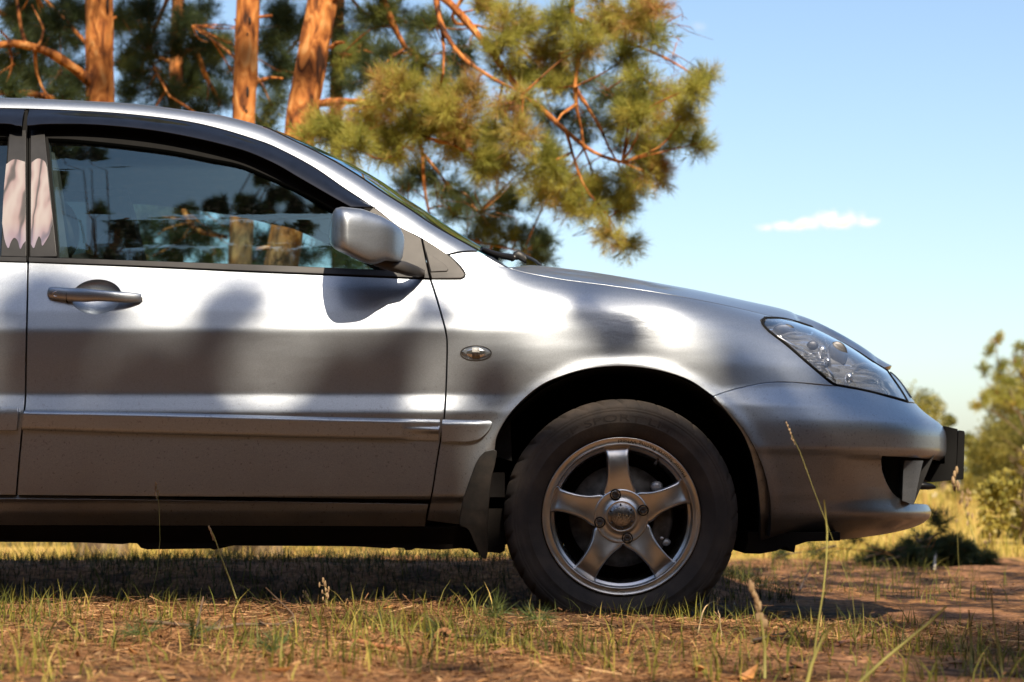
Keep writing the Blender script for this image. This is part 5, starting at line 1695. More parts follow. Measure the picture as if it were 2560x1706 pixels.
back_pine('dark pine at the far left behind the arching limb', -60, Y6, [(x, y, r, 9.2) for x, y, r in c6], 66,
          [([dp(-60, -20, Y6), dp(20, 40, Y6), dp(110, 60, Y6), dp(190, 40, Y6)], .018, .007), ([dp(-58, 100, Y6), dp(20, 160, Y6), dp(110, 170, Y6), dp(170, 190, Y6)], .016, .006)])
# ================================================================ PINES ON THE PHOTOGRAPHER'S SIDE (they shade the car and mirror in its glass)
def shade_pine(label, base, top, seed, blobs, limb_from=6.0, trunk_r=0.16, per=12, extra=14, fine=True, bough=.026):
    rg = np.random.default_rng(seed)
    b0 = np.array([base[0], base[1], float(G(base[0], base[1])) - 0.05])
    o = empty('pine_tree', tuple(b0), label=label, cat='tree', group='pines on the near side of the car')
    tp = np.array([base[0] + rg.normal(0, .2), base[1] + rg.normal(0, .2), top])
    V, F, tn = trunk_mesh([b0, b0 * .66 + tp * .34 + [.05, 0, 0], b0 * .33 + tp * .67, tp], [trunk_r, trunk_r * .8, trunk_r * .6, trunk_r * .2], seed, 3.5)
    T(o, MB().add(V, F, tn), 'trunk', BARK)
    wd, ne = MB(), Needles()
    for k in range(extra):                                    # general crown above the pads
        a = rg.uniform(0, 2 * math.pi)
        z = rg.uniform(limb_from + (top - limb_from) * .45, top)
        l = (1.15 - (z - limb_from) / (top - limb_from)) * 2.2
        blobs = list(blobs) + [(np.array([tp[0] + l * math.cos(a), tp[1] + l * math.sin(a) - 1.2, z]), 0.45, 16)] if k >= 0 else blobs
    cells = {}
    for b_ in blobs:
        cells.setdefault(tuple(np.floor(np.asarray(b_[0]) / 1.05).astype(int)), []).append(b_)
    items = []
    for cl in cells.values():                                 # one bough to each group of pads, twigs from there
        cc = np.mean([np.asarray(b_[0]) for b_ in cl], 0)
        dz = np.clip(cc[2] - 0.45 * np.linalg.norm(cc[:2] - tp[:2]), limb_from * .8, top - .3)
        s = b0 + (tp - b0) * (dz - b0[2]) / (tp[2] - b0[2])
        lb0 = limb(wd, [s, (s + cc) / 2 + rg.normal(0, .15, 3) + [0, 0, .15], cc], bough, bough * .4, 6, 0.8)
        items += [(np.asarray(b_[0], float), b_[1], b_[2], lb0[-4:]) for b_ in cl]
    for c, r, ns, nd_ in items:
        q = nd_[np.argmin(np.linalg.norm(nd_ - c, axis=1))]
        lb = limb(wd, [q, (q + c) / 2 + rg.normal(0, .05, 3), c], .006, .003, 4, 0.8)
        if fine and ns < 15.5:
            clump(ne, wd, lb[-2:], c, max(.03, r - .065), ns, rg, rg.uniform(.2, .5), n=18, nl=0.055, w=0.0065, sl=0.055, per=per, link=0.004, flat=0.95)
        else:
            clump(ne, wd, lb[-2:], c, r, ns, rg, rg.uniform(.2, .5), n=16, nl=0.10, w=0.008, sl=0.15, per=per, link=0.006, flat=0.9)
    T(o, wd, 'branches', BARK, kind='stuff')
    T(o, ne, 'crown', NEEDLE, kind='stuff')
    return o
rs = np.random.default_rng(5)
def up_sun(p, L):
    return np.asarray(p, float) + SUN * L
blobs = []
def shade_at(x, y, r, Y=0.0, ns=14, L=None):              # foliage pad that throws its shade where the photograph shows it
    p = dp(x, y, Y)
    blobs.append((up_sun(p, L or rs.uniform(10.8, 12.6)), r * 0.86 * 1.088 * (CAM_D + Y) / FPX, ns))
for x, y, r in [(60, 850, 55), (150, 890, 60), (345, 860, 62), (290, 900, 56), (430, 880, 44), (500, 730, 20), (790, 880, 60), (890, 860, 56), (850, 930, 54), (745, 930, 40), (460, 930, 40),
                (1425, 755, 24), (1345, 690, 14), (1720, 800, 26), (1810, 840, 46), (40, 690, 30), (160, 800, 30), (1130, 900, 18)]:
    shade_at(x, y, r * 1.1, ns=15)
for x, y, r in [(150, 670, 24), (90, 640, 22), (570, 655, 20), (520, 690, 24), (240, 720, 18), (1000, 730, 14), (960, 700, 12)]: shade_at(x, y, r, ns=6)
for x in range(-150, 1050, 105):
    shade_at(x + rs.uniform(-20, 20), 1020 + rs.uniform(-20, 20), 72)
    shade_at(x + rs.uniform(-20, 20), 1110 + rs.uniform(-20, 20), 85)
    shade_at(x + rs.uniform(-20, 20), 1215 + rs.uniform(-20, 20), 85)
for x, y, r in [(1170, 1190, 60)]: shade_at(x, y, r, ns=9)
for x in range(1250, 1760, 100):
    for y in (1020, 1090, 1170, 1260, 1345): shade_at(x + rs.uniform(-15, 15), y + rs.uniform(-15, 15), 82, ns=14)
for x in range(1790, 2260, 95):
    for y in (970, 1045, 1130, 1225): shade_at(x + rs.uniform(-12, 12), y + rs.uniform(-12, 12), 112, ns=15)
# ground in front of the car: shade with sunlit gaps
gap = [(-0.9, -0.45, .35), (0.0, -0.40, .22), (-0.35, -0.5, .25), (0.12, -0.75, .30), (-0.2, -1.0, .25), (-0.7, -1.15, .25), (0.42, -0.9, .18), (-1.2, -0.9, .2), (0.6, -1.25, .2), (0.95, -1.1, .16), (-1.0, -1.5, .2), (0.2, -1.4, .3), (1.1, 0.2, .0), (-0.4, -1.6, .2)]
for gx_ in np.arange(-1.7, 2.2, 0.26):
    for gy_ in np.arange(-2.2, 0.1, 0.26):
        p = np.array([gx_ + rs.uniform(-.09, .09), gy_ + rs.uniform(-.09, .09), 0.03])
        if any(math.hypot(p[0] - a, p[1] - b) < c + .10 for a, b, c in gap): continue
        if rs.uniform() < ((0.86 if p[1] < -1.1 else 0.64) if p[0] < 0.75 else 0.08): continue
        blobs.append((up_sun(p, rs.uniform(10.8, 12.6)), 0.15 if p[0] < .65 else .20, 8 if p[0] < .65 else 11))
for gx_ in np.arange(-3.6, 4.0, 0.55):
    for gy_ in np.arange(-7.4, -2.9, 0.52):
        if rs.uniform() < 0.08: continue
        blobs.append((up_sun([gx_ + rs.uniform(-.2, .2), gy_ + rs.uniform(-.2, .2), 0], rs.uniform(9.5, 11.5)), 0.46, 15))  # pads added out of view to dim the ground mirrored in the doors
# added foliage pads darken the unseen wheel track, cutting bounce onto the sill
for gx_ in np.arange(-1.75, 1.35, 0.17):
    for gy_ in (-0.20, -0.03, 0.14):
        blobs.append((up_sun([gx_ + rs.uniform(-.04, .04), gy_ + rs.uniform(-.03, .03), 0.0], rs.uniform(10.8, 12.4)), 0.15, 11))
# dirt beyond the nose
for gx_ in np.arange(0.7, 2.6, 0.34):
    for gy_ in np.arange(0.4, 5.4, 0.42):
        if rs.uniform() < 0.10: continue
        blobs.append((up_sun([gx_ + rs.uniform(-.12, .12), gy_ + rs.uniform(-.12, .12), 0], rs.uniform(11.0, 13.0)), 0.21, 9))
for _ in range(26):
    blobs.append((up_sun(at(2310, 1385, 5.0) + rs.normal(0, 1, 3) * [.20, .15, .06], rs.uniform(11, 12.5)), 0.19, 13))
mid = np.array([b[0] for b in blobs])
left_b = [b for b in blobs if b[0][0] < 2.9]
right_b = [b for b in blobs if b[0][0] >= 2.9]
shade_pine('tall pine beside the photographer shading the doors of the car', (3.9, -10.4), 11.2, 71, left_b, extra=6)
shade_pine('tall pine beside the photographer shading the nose of the car', (6.2, -9.6), 11.6, 72, right_b, extra=6)
# boughs that mirror in the side glass
def mirror_at(x, y, L):
    w_ = W([(x * 1.088, y * 1.088)])[0]
    e = 1e-3
    p = SX(w_[:1], w_[1:])[0]
    n = unit(np.cross(SX(w_[:1] + e, w_[1:])[0] - p, SX(w_[:1], w_[1:] + e)[0] - p))
    d = unit(p - np.array([0, -CAM_D, CAM_H]))
    return p + (d - 2 * (d @ n) * n) * L
refl = []
for x, y, r in [(140, 330, .16), (180, 345, .18), (225, 360, .15), (270, 372, .10), (140, 375, .13), (130, 400, .1), (230, 485, .12), (280, 500, .16), (330, 520, .2), (300, 560, .22), (240, 590, .2), (170, 590, .16), (370, 570, .2), (350, 600, .2), (420, 600, .2), (500, 470, .12), (560, 462, .12), (620, 470, .13), (680, 478, .12), (730, 480, .12), (600, 405, .08), (650, 440, .08), (470, 500, .1), (700, 500, .14), (780, 560, .2), (640, 600, .2), (540, 620, .2)]:
    refl.append((mirror_at(x, y, 11.0 + rs.uniform(-.6, .6)), r * 1.5, 12))
for x in range(370, 830, 42):
    for y in range(492, 612, 34):
        if y > 470 + (x - 560) * .5: refl.append((mirror_at(x + rs.uniform(-8, 8), y + rs.uniform(-8, 8), 11.0 + rs.uniform(-.6, .6)), .27, 12))
for x, y, r, Yq in [(238, 170, 36, 5.5), (562, 160, 24, 5.2), (702, 170, 32, 5.1), (225, 1265, 50, 5), (260, 1270, 50, 5), (530, 1270, 50, 5), (570, 1275, 45, 5), (240, 1220, 50, 5), (545, 1220, 50, 5)]:
    refl.append((up_sun(dp(x, y, Yq), rs.uniform(13, 14)), r * .9 * 1.088 * (CAM_D + Yq) / FPX, 11))
shade_pine('tall pine mirrored in the side windows of the car', (-3.6, -9.4), 11.0, 73, refl, extra=10, bough=.009)
shade_pine('broad pine added unseen left of the photographer to block sky light', (-7.5, -6.0), 10.5, 81, [], limb_from=3.0, extra=44)  # this pine and the next are added out of view to cut sky fill
shade_pine('broad pine added unseen right of the photographer to block sky light', (9.5, -6.0), 10.5, 82, [], limb_from=3.0, extra=44)
# wood behind the photographer, mirrored dimly in the paint
proto = shade_pine('pine in the wood behind the photographer', (-8.0, -15.0), 9.5, 74, [(np.array([-8.0 + 2.4 * math.cos(a), -15.0 + 2.4 * math.sin(a), z]), .8, 14) for a, z in zip(np.arange(0, 22, .9), np.linspace(1.2, 8.5, 25))], limb_from=1.5, extra=4, fine=False)
rw = np.random.default_rng(8)
for k, (x, y, s_) in enumerate([(-3.5, -15, 1.25), (1.0, -14.5, 1.1), (4.6, -15.5, 1.3), (8.5, -14.6, 1.2), (-12.5, -14.5, 1.3), (13, -15, 1.2)]):
    c = copy_tree(proto)
    c.location = (x, y, 0)
    c.rotation_euler = (0, 0, rw.uniform(0, 6.28))
    c.scale = (s_, s_, s_)

# ================================================================ FAR TREES, MEADOW
LEAF = mat('broad_leaves', (1, 1, 1), 0.5, col2=(0.8, 0.8, 0.8), scale=4, trans=0.3, spec=0.3, tone=[(0.0, (0.07, 0.085, 0.02)), (0.4, (0.15, 0.15, 0.03)), (0.7, (0.25, 0.22, 0.045)), (1.0, (0.36, 0.29, 0.06))])
def leafy(name, label, base, h, w_, seed, nl=5000, ls=0.10, lobes=14, tone=(.3, .8), low=0.12, group=None, cat='tree'):
    rg = np.random.default_rng(seed)
    b0 = np.array([base[0], base[1], float(G(base[0], base[1])) - .05])
    o = empty(name, tuple(b0), label=label, cat=cat, group=group)
    wd = MB()
    tr = MB()
    top = b0 + [0.05 * h, 0, .8 * h]
    V, F = tube(catmull([b0, b0 * .5 + top * .5 + [.04 * h, 0, 0], top], .1), np.linspace(.028 * h, .006 * h, len(catmull([b0, b0 * .5 + top * .5 + [.04 * h, 0, 0], top], .1))), 8)
    tr.add(V, F, .2)
    T(o, tr, 'trunk', BARK)
    cs = []
    for _ in range(lobes):
        z = rg.uniform(low, .95) * h
        m_ = w_ * .5 * math.sqrt(max(.08, 1 - (z / h - .45) ** 2 * 2.6))
        a = rg.uniform(0, 6.28)
        c = b0 + [m_ * .75 * math.cos(a), m_ * .75 * math.sin(a), z]
        cs.append((c, rg.uniform(.16, .30) * w_, rg.uniform(*tone)))
        s = b0 + (top - b0) * np.clip((z - .15 * h) / (.8 * h), .05, .95)
        limb(wd, [s, (s + c) / 2 + rg.normal(0, .03 * h, 3), c], .010 * h, .002 * h, 5, .2)
    Vs, Ts = [], []
    per = nl // lobes
    for c, r, tn in cs:
        d = rand_dirs(per, rg) * (rg.uniform(0.15, 1, (per, 1)) ** .5) * r * np.array([1, 1, .85])
        p = c + d + rg.normal(0, .03 * r, (per, 3))
        a = rand_dirs(per, rg) * ls * rg.uniform(.6, 1.3, (per, 1))
        b = unit(np.cross(a, rand_dirs(per, rg))) * ls * .42
        Vs.append(np.stack([p - a * .5, p + b, p + a * .5, p - b], 1).reshape(-1, 3))
        Ts.append(np.repeat(np.clip(tn + rg.normal(0, .12, per), 0, 1), 4))
    V = np.concatenate(Vs)
    T(o, wd, 'branches', BARK, kind='stuff')
    me = new_mesh('crown', V, np.arange(len(V)).reshape(-1, 4), False, None, {'tone': np.concatenate(Ts)})
    cr = obj('crown', me, LEAF, o, kind='stuff')
    me.transform(Matrix.Translation(-o.location))
    return o
def far(x, d):                       # display x at distance d -> ground position
    return ((x * 1.088 - 1280) * d / FPX, d - CAM_D)
leafy('leafy_tree', 'yellow-green tree at the right edge beyond the meadow', far(2350, 34), 2.0, 1.5, 101, 20000, .036, 26, (.35, .9), group='trees beyond the meadow')
leafy('leafy_tree', 'small round treetop showing just above the number plate', far(2163, 95), 3.7, 1.2, 102, 4500, .16, 12, (.3, .7), group='trees beyond the meadow')
leafy('leafy_tree', 'low dark green tree between the plate and the edge tree', far(2252, 60), 2.0, 1.5, 103, 6000, .11, 14, (.15, .6), group='trees beyond the meadow')
leafy('leafy_tree', 'broad tree at the picture edge behind the yellow-green one', far(2400, 45), 2.8, 2.2, 104, 12000, .07, 18, (.3, .8), group='trees beyond the meadow')
leafy('leafy_tree', 'pale tree in the tree line left of the edge tree', far(2300, 75), 3.0, 2.0, 105, 6000, .12, 14, (.4, .9), group='trees beyond the meadow')
leafy('leafy_tree', 'tree in the tree line hidden mostly by the bumper', far(2080, 90), 4.2, 4.2, 106, 4500, .16, 14, (.3, .7), group='trees beyond the meadow')
for k, (x, d, h, w_) in enumerate([(1850, 120, 4.6, 6), (1100, 125, 5, 7), (500, 120, 5, 7), (2600, 70, 5, 5)]):
    leafy('leafy_tree', 'tree in the far tree line behind the car body', far(x, d), h, w_, 120 + k, 2500, .2, 12, (.25, .7), group='far tree line hidden by the car')
# the wood on the far side of the meadow
rg = np.random.default_rng(77)
n = 26000
x = rg.uniform(-150, 170, n)
top_ = 3.3 + .9 * smooth_noise(x, 0 * x, 31, .10, 3) + .4 * smooth_noise(x, 0 * x, 32, .5, 2)
p = np.column_stack([x, 155 + rg.uniform(-4, 8, n), top_ * rg.uniform(0, 1, n) ** .8 - .3])
a = rand_dirs(n, rg) * rg.uniform(.3, .7, (n, 1))
b = unit(np.cross(a, rand_dirs(n, rg))) * .28
MB().add(np.stack([p - a * .5, p + b, p + a * .5, p - b], 1).reshape(-1, 3), np.arange(4 * n).reshape(-1, 4), np.repeat(np.clip(.35 + .35 * smooth_noise(x, p[:, 2], 33, .2, 2) + rg.normal(0, .1, n), 0, 1), 4)).obj('far_wood', LEAF, smooth=False, kind='stuff', label='low green wood along the far side of the meadow')
# dense edge of the wood behind the photographer
def wood_row(name, label, protos, spots, cat):
    for k, (x, y, s_) in enumerate(spots):
        c = protos[k % len(protos)] if k < len(protos) else copy_tree(protos[k % len(protos)])
        c.location = (x, y, 0)
        c.rotation_euler = (0, 0, rw.uniform(0, 6.28))
        c.scale = (s_, s_, s_)
sh = [leafy('shrub', 'shrub in the undergrowth behind the photographer', (0, -12), 4.2, 4.2, 160 + k, 5200, .24, 26, (0.0, .28), low=.04, group='undergrowth behind the photographer', cat='shrub') for k in range(2)]
wood_row('shrub', '', sh, [(x + rw.uniform(-.5, .5), -11.6 - 1.8 * (k % 2) + rw.uniform(-.4, .4), rw.uniform(.85, 1.2)) for k, x in enumerate(np.arange(-20, 17, 1.9))] + [(-17, y, 1.1) for y in (-9, -6, -3)] + [(15.5 + .6 * math.sin(y), y, 1.2) for y in (-9.5, -7, -4.5, -2, 0.5, 3)], 'shrub')
tl = [leafy('broadleaf_tree', 'broadleaf tree in the wood behind the photographer', (0, -18), 9.5, 6.5, 170 + k, 7000, .36, 34, (0.0, .25), low=.12, group='wood behind the photographer', cat='tree') for k in range(2)]
wood_row('broadleaf_tree', '', tl, [(x + rw.uniform(-.8, .8), -17.5 - 2.5 * (k % 2), rw.uniform(.95, 1.3)) for k, x in enumerate(np.arange(-26, 22, 3.2))] + [(-23, y, 1.2) for y in (-12, -7, -2)] + [(21 + .8 * math.sin(y), y, 1.2) for y in (-14, -10.5, -7, -3.5, 0, 3.5)], 'tree')

# bare-branched spray rising from the edge tree
sp = MB(); spn = Needles()
rg = np.random.default_rng(9)
tp_ = empty('pine_sapling', tuple(np.array([*far(2362, 26), 0])), label='young pine with arching twigs at the right edge above the meadow', cat='tree')
Ys = 26 - CAM_D
limb(sp, [dp(2365, 1180, Ys), dp(2362, 1000, Ys), dp(2356, 880, Ys), dp(2350, 800, Ys)], .035, .012, 7, .3)
nds = [limb(sp, [dp(2362, 1000, Ys), dp(2330, 920, Ys), dp(2300, 860, Ys), dp(2290, 800, Ys), dp(2287, 775, Ys)], .016, .004, 6, .3), limb(sp, [dp(2356, 880, Ys), dp(2330, 830, Ys), dp(2345, 800, Ys), dp(2365, 795, Ys)], .014, .004, 6, .3),
       limb(sp, [dp(2340, 950, Ys), dp(2300, 910, Ys), dp(2270, 880, Ys), dp(2255, 850, Ys)], .010, .003, 6, .3), limb(sp, [dp(2350, 1000, Ys), dp(2290, 950, Ys), dp(2255, 935, Ys), dp(2245, 915, Ys)], .010, .003, 6, .3)]
nds = np.vstack(nds)
for x, y, r in [(2287, 778, 9), (2275, 810, 9), (2262, 850, 11), (2292, 865, 15), (2340, 830, 18), (2320, 880, 18), (2350, 860, 20), (2260, 915, 9), (2290, 905, 12), (2335, 930, 22), (2245, 935, 7), (2300, 840, 10), (2345, 800, 9), (2310, 920, 16), (2355, 905, 20)]:
    clump(spn, sp, nds, dp(x, y, Ys), r * 1.088 * 26 / FPX, 6, rg, rg.uniform(.5, .85), n=14, nl=.07, w=.006, sl=.08, per=6, link=.005)
T(tp_, sp, 'trunk', BARK)
T(tp_, spn, 'crown', NEEDLE, kind='stuff')
for k, (x, d, h, w_, lb) in enumerate([(2340, 13.5, .62, .5, 'bright yellow-green bush at the right edge of the meadow'), (2205, 42, .62, .5, 'small weed bush in the meadow right of the plate'), (2235, 44, .55, .4, 'smaller weed bush in the meadow right of the plate'), (2310, 15, .3, .35, 'low yellow-green bush left of the edge bush')]):
    leafy('bush', lb, far(x, d), h, w_, 140 + k, 1400, .04 if d < 20 else .06, 9, (.6, 1.0), low=.1, group='bushes in the meadow', cat='bush')

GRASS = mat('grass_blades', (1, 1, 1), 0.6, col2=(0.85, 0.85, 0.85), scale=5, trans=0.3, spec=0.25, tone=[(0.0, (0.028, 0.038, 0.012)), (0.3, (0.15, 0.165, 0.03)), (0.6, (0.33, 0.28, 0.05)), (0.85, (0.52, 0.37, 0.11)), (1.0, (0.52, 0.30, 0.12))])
def blades(pos, h, w_, lean, tone, rg, seg=3):
    """curved grass blades as one mesh"""
    n = len(pos)
    a = rg.uniform(0, 2 * math.pi, n)
    dirh = np.stack([np.cos(a), np.sin(a), np.zeros(n)], 1)
    side = np.stack([-np.sin(a + rg.normal(0, .6, n)), np.cos(a + rg.normal(0, .6, n)), np.zeros(n)], 1)
    rows = []
    for k in range(seg + 1):
        t = k / seg
        c = pos + np.array([0, 0, 1]) * (h * t * (1 - .25 * t * np.minimum(lean, 1.5)))[:, None] + dirh * (h * lean * t ** 2)[:, None]
        ww = w_ * (1 - t ** 1.6) * .5
        rows.append(np.stack([c - side * ww[:, None], c + side * ww[:, None]], 1) if k < seg else c[:, None])
    V = np.concatenate(rows, 1)
    m_ = 2 * seg + 1
    b = (np.arange(n) * m_)[:, None]
    Fq = np.concatenate([b + np.array([[2 * k, 2 * k + 1, 2 * k + 3, 2 * k + 2]]) for k in range(seg - 1)], 0)
    Ft = b + np.array([[2 * seg - 2, 2 * seg - 1, 2 * seg]])
    return V.reshape(-1, 3), [Fq, Ft], np.repeat(tone, m_)
def on_ground(x, y, dz=-0.004):
    return np.column_stack([x, y, G(x, y) + dz])
rg = np.random.default_rng(31)
# near grass in tufts
mb = MB()
xs, ys, hs_, ts_ = [], [], [], []
tuft = [(-1.18, -0.75, .16, 70), (-1.0, -0.95, .14, 60), (-0.75, -0.9, .10, 40), (-1.25, -0.35, .2, 50), (-0.95, -0.25, .2, 45), (-0.6, -0.22, .2, 45), (-0.3, -0.95, .14, 70), (-0.22, -1.15, .14, 70), (-0.05, -1.25, .18, 90), (-0.5, -1.3, .14, 50), (0.15, -1.35, .2, 60), (0.55, -1.2, .2, 60),
        (0.85, -1.1, .16, 70), (0.75, -0.85, .12, 40), (0.32, -0.22, .18, 70), (0.5, -0.25, .14, 40), (0.12, -0.15, .10, 30), (0.95, -1.45, .16, 60), (-0.85, -1.35, .16, 60), (-1.25, -1.3, .16, 60), (1.2, -1.2, .14, 30), (0.42, -0.55, .14, 30), (-0.1, -0.7, .1, 24), (1.05, 0.05, .14, 20), (0.35, -1.7, .25, 80), (-0.3, -1.75, .25, 80), (-0.9, -1.9, .2, 70), (0.8, -1.8, .2, 50)]
for x, y, r, n in tuft:
    n = int(n * 1.9)
    xs.append(rg.normal(x, r * .55, n)); ys.append(rg.normal(y, r * .45, n)); hs_.append(rg.uniform(.02, .10, n)); ts_.append(np.clip(rg.normal(.38, .16, n), 0, 1))
n = 3400
x, y = rg.uniform(-1.7, 1.9, n), rg.uniform(-2.3, 0.05, n)
k = smooth_noise(x, y, 77, 1.6, 3) + rg.normal(0, .3, n) > 0.15
xs.append(x[k]); ys.append(y[k]); hs_.append(rg.uniform(.012, .06, k.sum())); ts_.append(np.clip(rg.normal(.5, .22, k.sum()), 0, 1))
n = 4200                                                         # thin grass under and behind the car
x, y = rg.uniform(-2.2, 2.0, n), rg.uniform(1.4, 4.6, n)
k = (smooth_noise(x, y, 78, .9, 3) + rg.normal(0, .3, n) + 0.35 * (x < 0.1) > 0.1)
xs.append(x[k]); ys.append(y[k]); hs_.append(rg.uniform(.03, .11, k.sum())); ts_.append(np.clip(rg.normal(.3, .15, k.sum()), 0, 1))
n = 9000                                                          # turf on the bank behind the wheel track, coloured darker to deepen the car's shadow
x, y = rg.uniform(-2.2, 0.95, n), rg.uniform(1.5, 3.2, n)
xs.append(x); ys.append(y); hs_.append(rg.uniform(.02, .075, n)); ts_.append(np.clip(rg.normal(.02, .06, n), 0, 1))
xs.append(rg.normal(-1.1, .12, 60)); ys.append(rg.normal(1.9, .15, 60)); hs_.append(rg.uniform(.1, .2, 60)); ts_.append(np.full(60, .2))
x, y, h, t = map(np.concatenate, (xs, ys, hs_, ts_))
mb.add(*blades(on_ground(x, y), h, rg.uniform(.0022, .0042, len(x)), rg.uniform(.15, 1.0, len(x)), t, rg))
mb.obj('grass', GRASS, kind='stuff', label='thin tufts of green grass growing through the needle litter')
# meadow grass
n = 26000
d = 11.2 + 70 * rg.uniform(0, 1, n) ** 2.2
x = rg.uniform(-.30, .36, n) * d
d = np.where(x < 0.6, d - 1.6, d)
mb = MB().add(*blades(on_ground(x, d - CAM_D, -.02), rg.uniform(.05, .24, n) * np.clip(d / 18, .7, 1.6), np.clip(d * .0006, .006, .03), rg.uniform(.1, .7, n), np.clip(rg.normal(.74, .14, n) + .1 * smooth_noise(x, d, 4, .25, 2), 0, 1), rg))
mb.obj('meadow_grass', GRASS, kind='stuff', label='dry yellow meadow grass beyond the pines')
# fallen needles and crumbs of litter
n = 44000
x, y = rg.uniform(-1.8, 2.0, n), np.concatenate([rg.uniform(-2.3, 0.1, n * 3 // 4), rg.uniform(1.8, 5.2, n - n * 3 // 4)])
k = smooth_noise(x, y, 90, 1.3, 3) + rg.normal(0, .35, n) > -0.1
x, y = x[k], y[k]
n = len(x)
p = on_ground(x, y, .003) + np.column_stack([np.zeros(n), np.zeros(n), rg.exponential(.004, n)])
a = rg.uniform(0, 2 * math.pi, n)
dv_ = np.column_stack([np.cos(a), np.sin(a), rg.normal(0, .16, n)]) * rg.uniform(.018, .036, n)[:, None]
sd = np.column_stack([-np.sin(a), np.cos(a), rg.normal(0, .3, n)]) * rg.uniform(.0007, .0012, n)[:, None]
V = np.stack([p - dv_ - sd, p - dv_ + sd, p + dv_ + sd, p + dv_ - sd], 1).reshape(-1, 3)
LITTER = mat('dry_litter', (1, 1, 1), 0.8, col2=(0.8, 0.8, 0.8), scale=6, spec=0.2, tone=[(0.0, (0.07, 0.035, 0.018)), (0.35, (0.20, 0.095, 0.04)), (0.7, (0.36, 0.19, 0.08)), (1.0, (0.52, 0.34, 0.17))])
MB().add(V, np.arange(4 * n).reshape(-1, 4), np.repeat(np.clip(rg.normal(.5, .22, n), 0, 1), 4)).obj('fallen_needles', LITTER, smooth=False, kind='stuff', label='rust-brown fallen pine needles covering the ground')

def chip(rg, s, thick=.18, curl=.3):
    """irregular flake of bark or leaf, curled, with thickness"""
    m_ = rg.integers(5, 8)
    a = np.sort(rg.uniform(0, 2 * math.pi, m_))
    r = rg.uniform(.6, 1.0, m_)
    P = np.column_stack([np.cos(a) * r, np.sin(a) * r * rg.uniform(.35, .7), np.zeros(m_)]) * s
    P[:, 2] = curl * P[:, 0] ** 2 / s
    V = np.vstack([P, P + [0, 0, thick * s], [[0, 0, 0]], [[0, 0, thick * s]]])
    k = np.arange(m_)
    F = [np.stack([np.full(m_, 2 * m_), (k + 1) % m_, k], 1), np.stack([np.full(m_, 2 * m_ + 1), m_ + k, m_ + (k + 1) % m_], 1), np.stack([k, (k + 1) % m_, m_ + (k + 1) % m_, m_ + k], 1)]
    ax = rand_dirs(1, rg)[0] * [.5, .5, 1]
    R = np.array(Matrix.Rotation(rg.uniform(0, 6.28), 3, 'Z') @ Matrix.Rotation(rg.normal(0, .35), 3, 'X') @ Matrix.Rotation(rg.normal(0, .35), 3, 'Y'))
    return V @ R.T, F
mb = MB()
n = 4200
x, y = rg.uniform(-1.8, 2.0, n), np.where(rg.uniform(size=n) < .8, rg.uniform(-2.2, 0.05, n), rg.uniform(2, 5, n))
for q in on_ground(x, y, .004):
    V, F = chip(rg, rg.uniform(.004, .013))
    mb.add(V + q, F, np.clip(rg.normal(.55, .25), 0, 1))
mb.obj('litter_crumbs', LITTER, smooth=False, kind='stuff', label='small crumbs of bark and cone scales over the ground')

# single leaves, bark flakes, cones, twigs
LEAFDRY = mat('dry_leaf', (0.48, 0.22, 0.06), 0.7, col2=(0.30, 0.13, 0.045), scale=40)
BARKCHIP = mat('bark_flake', (0.34, 0.17, 0.08), 0.85, col2=(0.16, 0.08, 0.045), scale=60, bump=.001)
STICK = mat('dead_stick', (0.16, 0.10, 0.06), 0.85, col2=(0.07, 0.045, 0.03), scale=30, bump=.0008)
def ground_hit(px, py):
    """point of the ground that shows at this photo pixel"""
    Y = np.arange(-3.6, 9, .01)
    d = CAM_D + Y
    x, z = (px - 1280.0) * d / FPX, CAM_H + (HOR - py) * d / FPX
    g = G(x, Y)
    k = np.argmax(z <= g + .002)
    return np.array([x[k], Y[k], g[k]])
for px, py, s, lb in [(190, 1645, .017, 'pale orange leaf scrap in the grass at the lower left'), (205, 1565, .015, 'orange leaf standing on edge near the left end of the branch'), (335, 1640, .017, 'broad orange leaf below the left pine sprig'), (1370, 1602, .020, 'orange-yellow leaf below the left side of the tyre'),
                   (1410, 1600, .022, 'large curled yellow-orange leaf below the front wheel'), (1500, 1538, .016, 'small orange leaf resting against the bottom of the tyre'), (1560, 1640, .018, 'brown leaf in the grass below the tyre'), (2230, 1600, .026, 'long orange leaf beside the slanting straw'), (2150, 1605, .024, 'reddish leaf at the foot of the reddish twig'),
                   (1940, 1600, .020, 'pale brown leaf near the blurred yellow ear'), (2400, 1565, .018, 'orange leaf in the shade near the right corner'), (1740, 1690, .030, 'orange bark-like leaf at the bottom edge right of centre'), (1870, 1700, .032, 'curled leaf on the bottom edge beside the blurred ear'), (970, 1530, .016, 'small leaf on the shadow edge left of the wheel'), (700, 1690, .020, 'leaf on the bottom edge left of centre')]:
    V, F = chip(rg, s, .07, .5)
    obj('dry_leaf', new_mesh('dry_leaf', V, F, False), LEAFDRY, label=lb, cat='leaf', group='dry leaves on the ground').location = tuple(ground_hit(px, py) + [0, 0, .006])
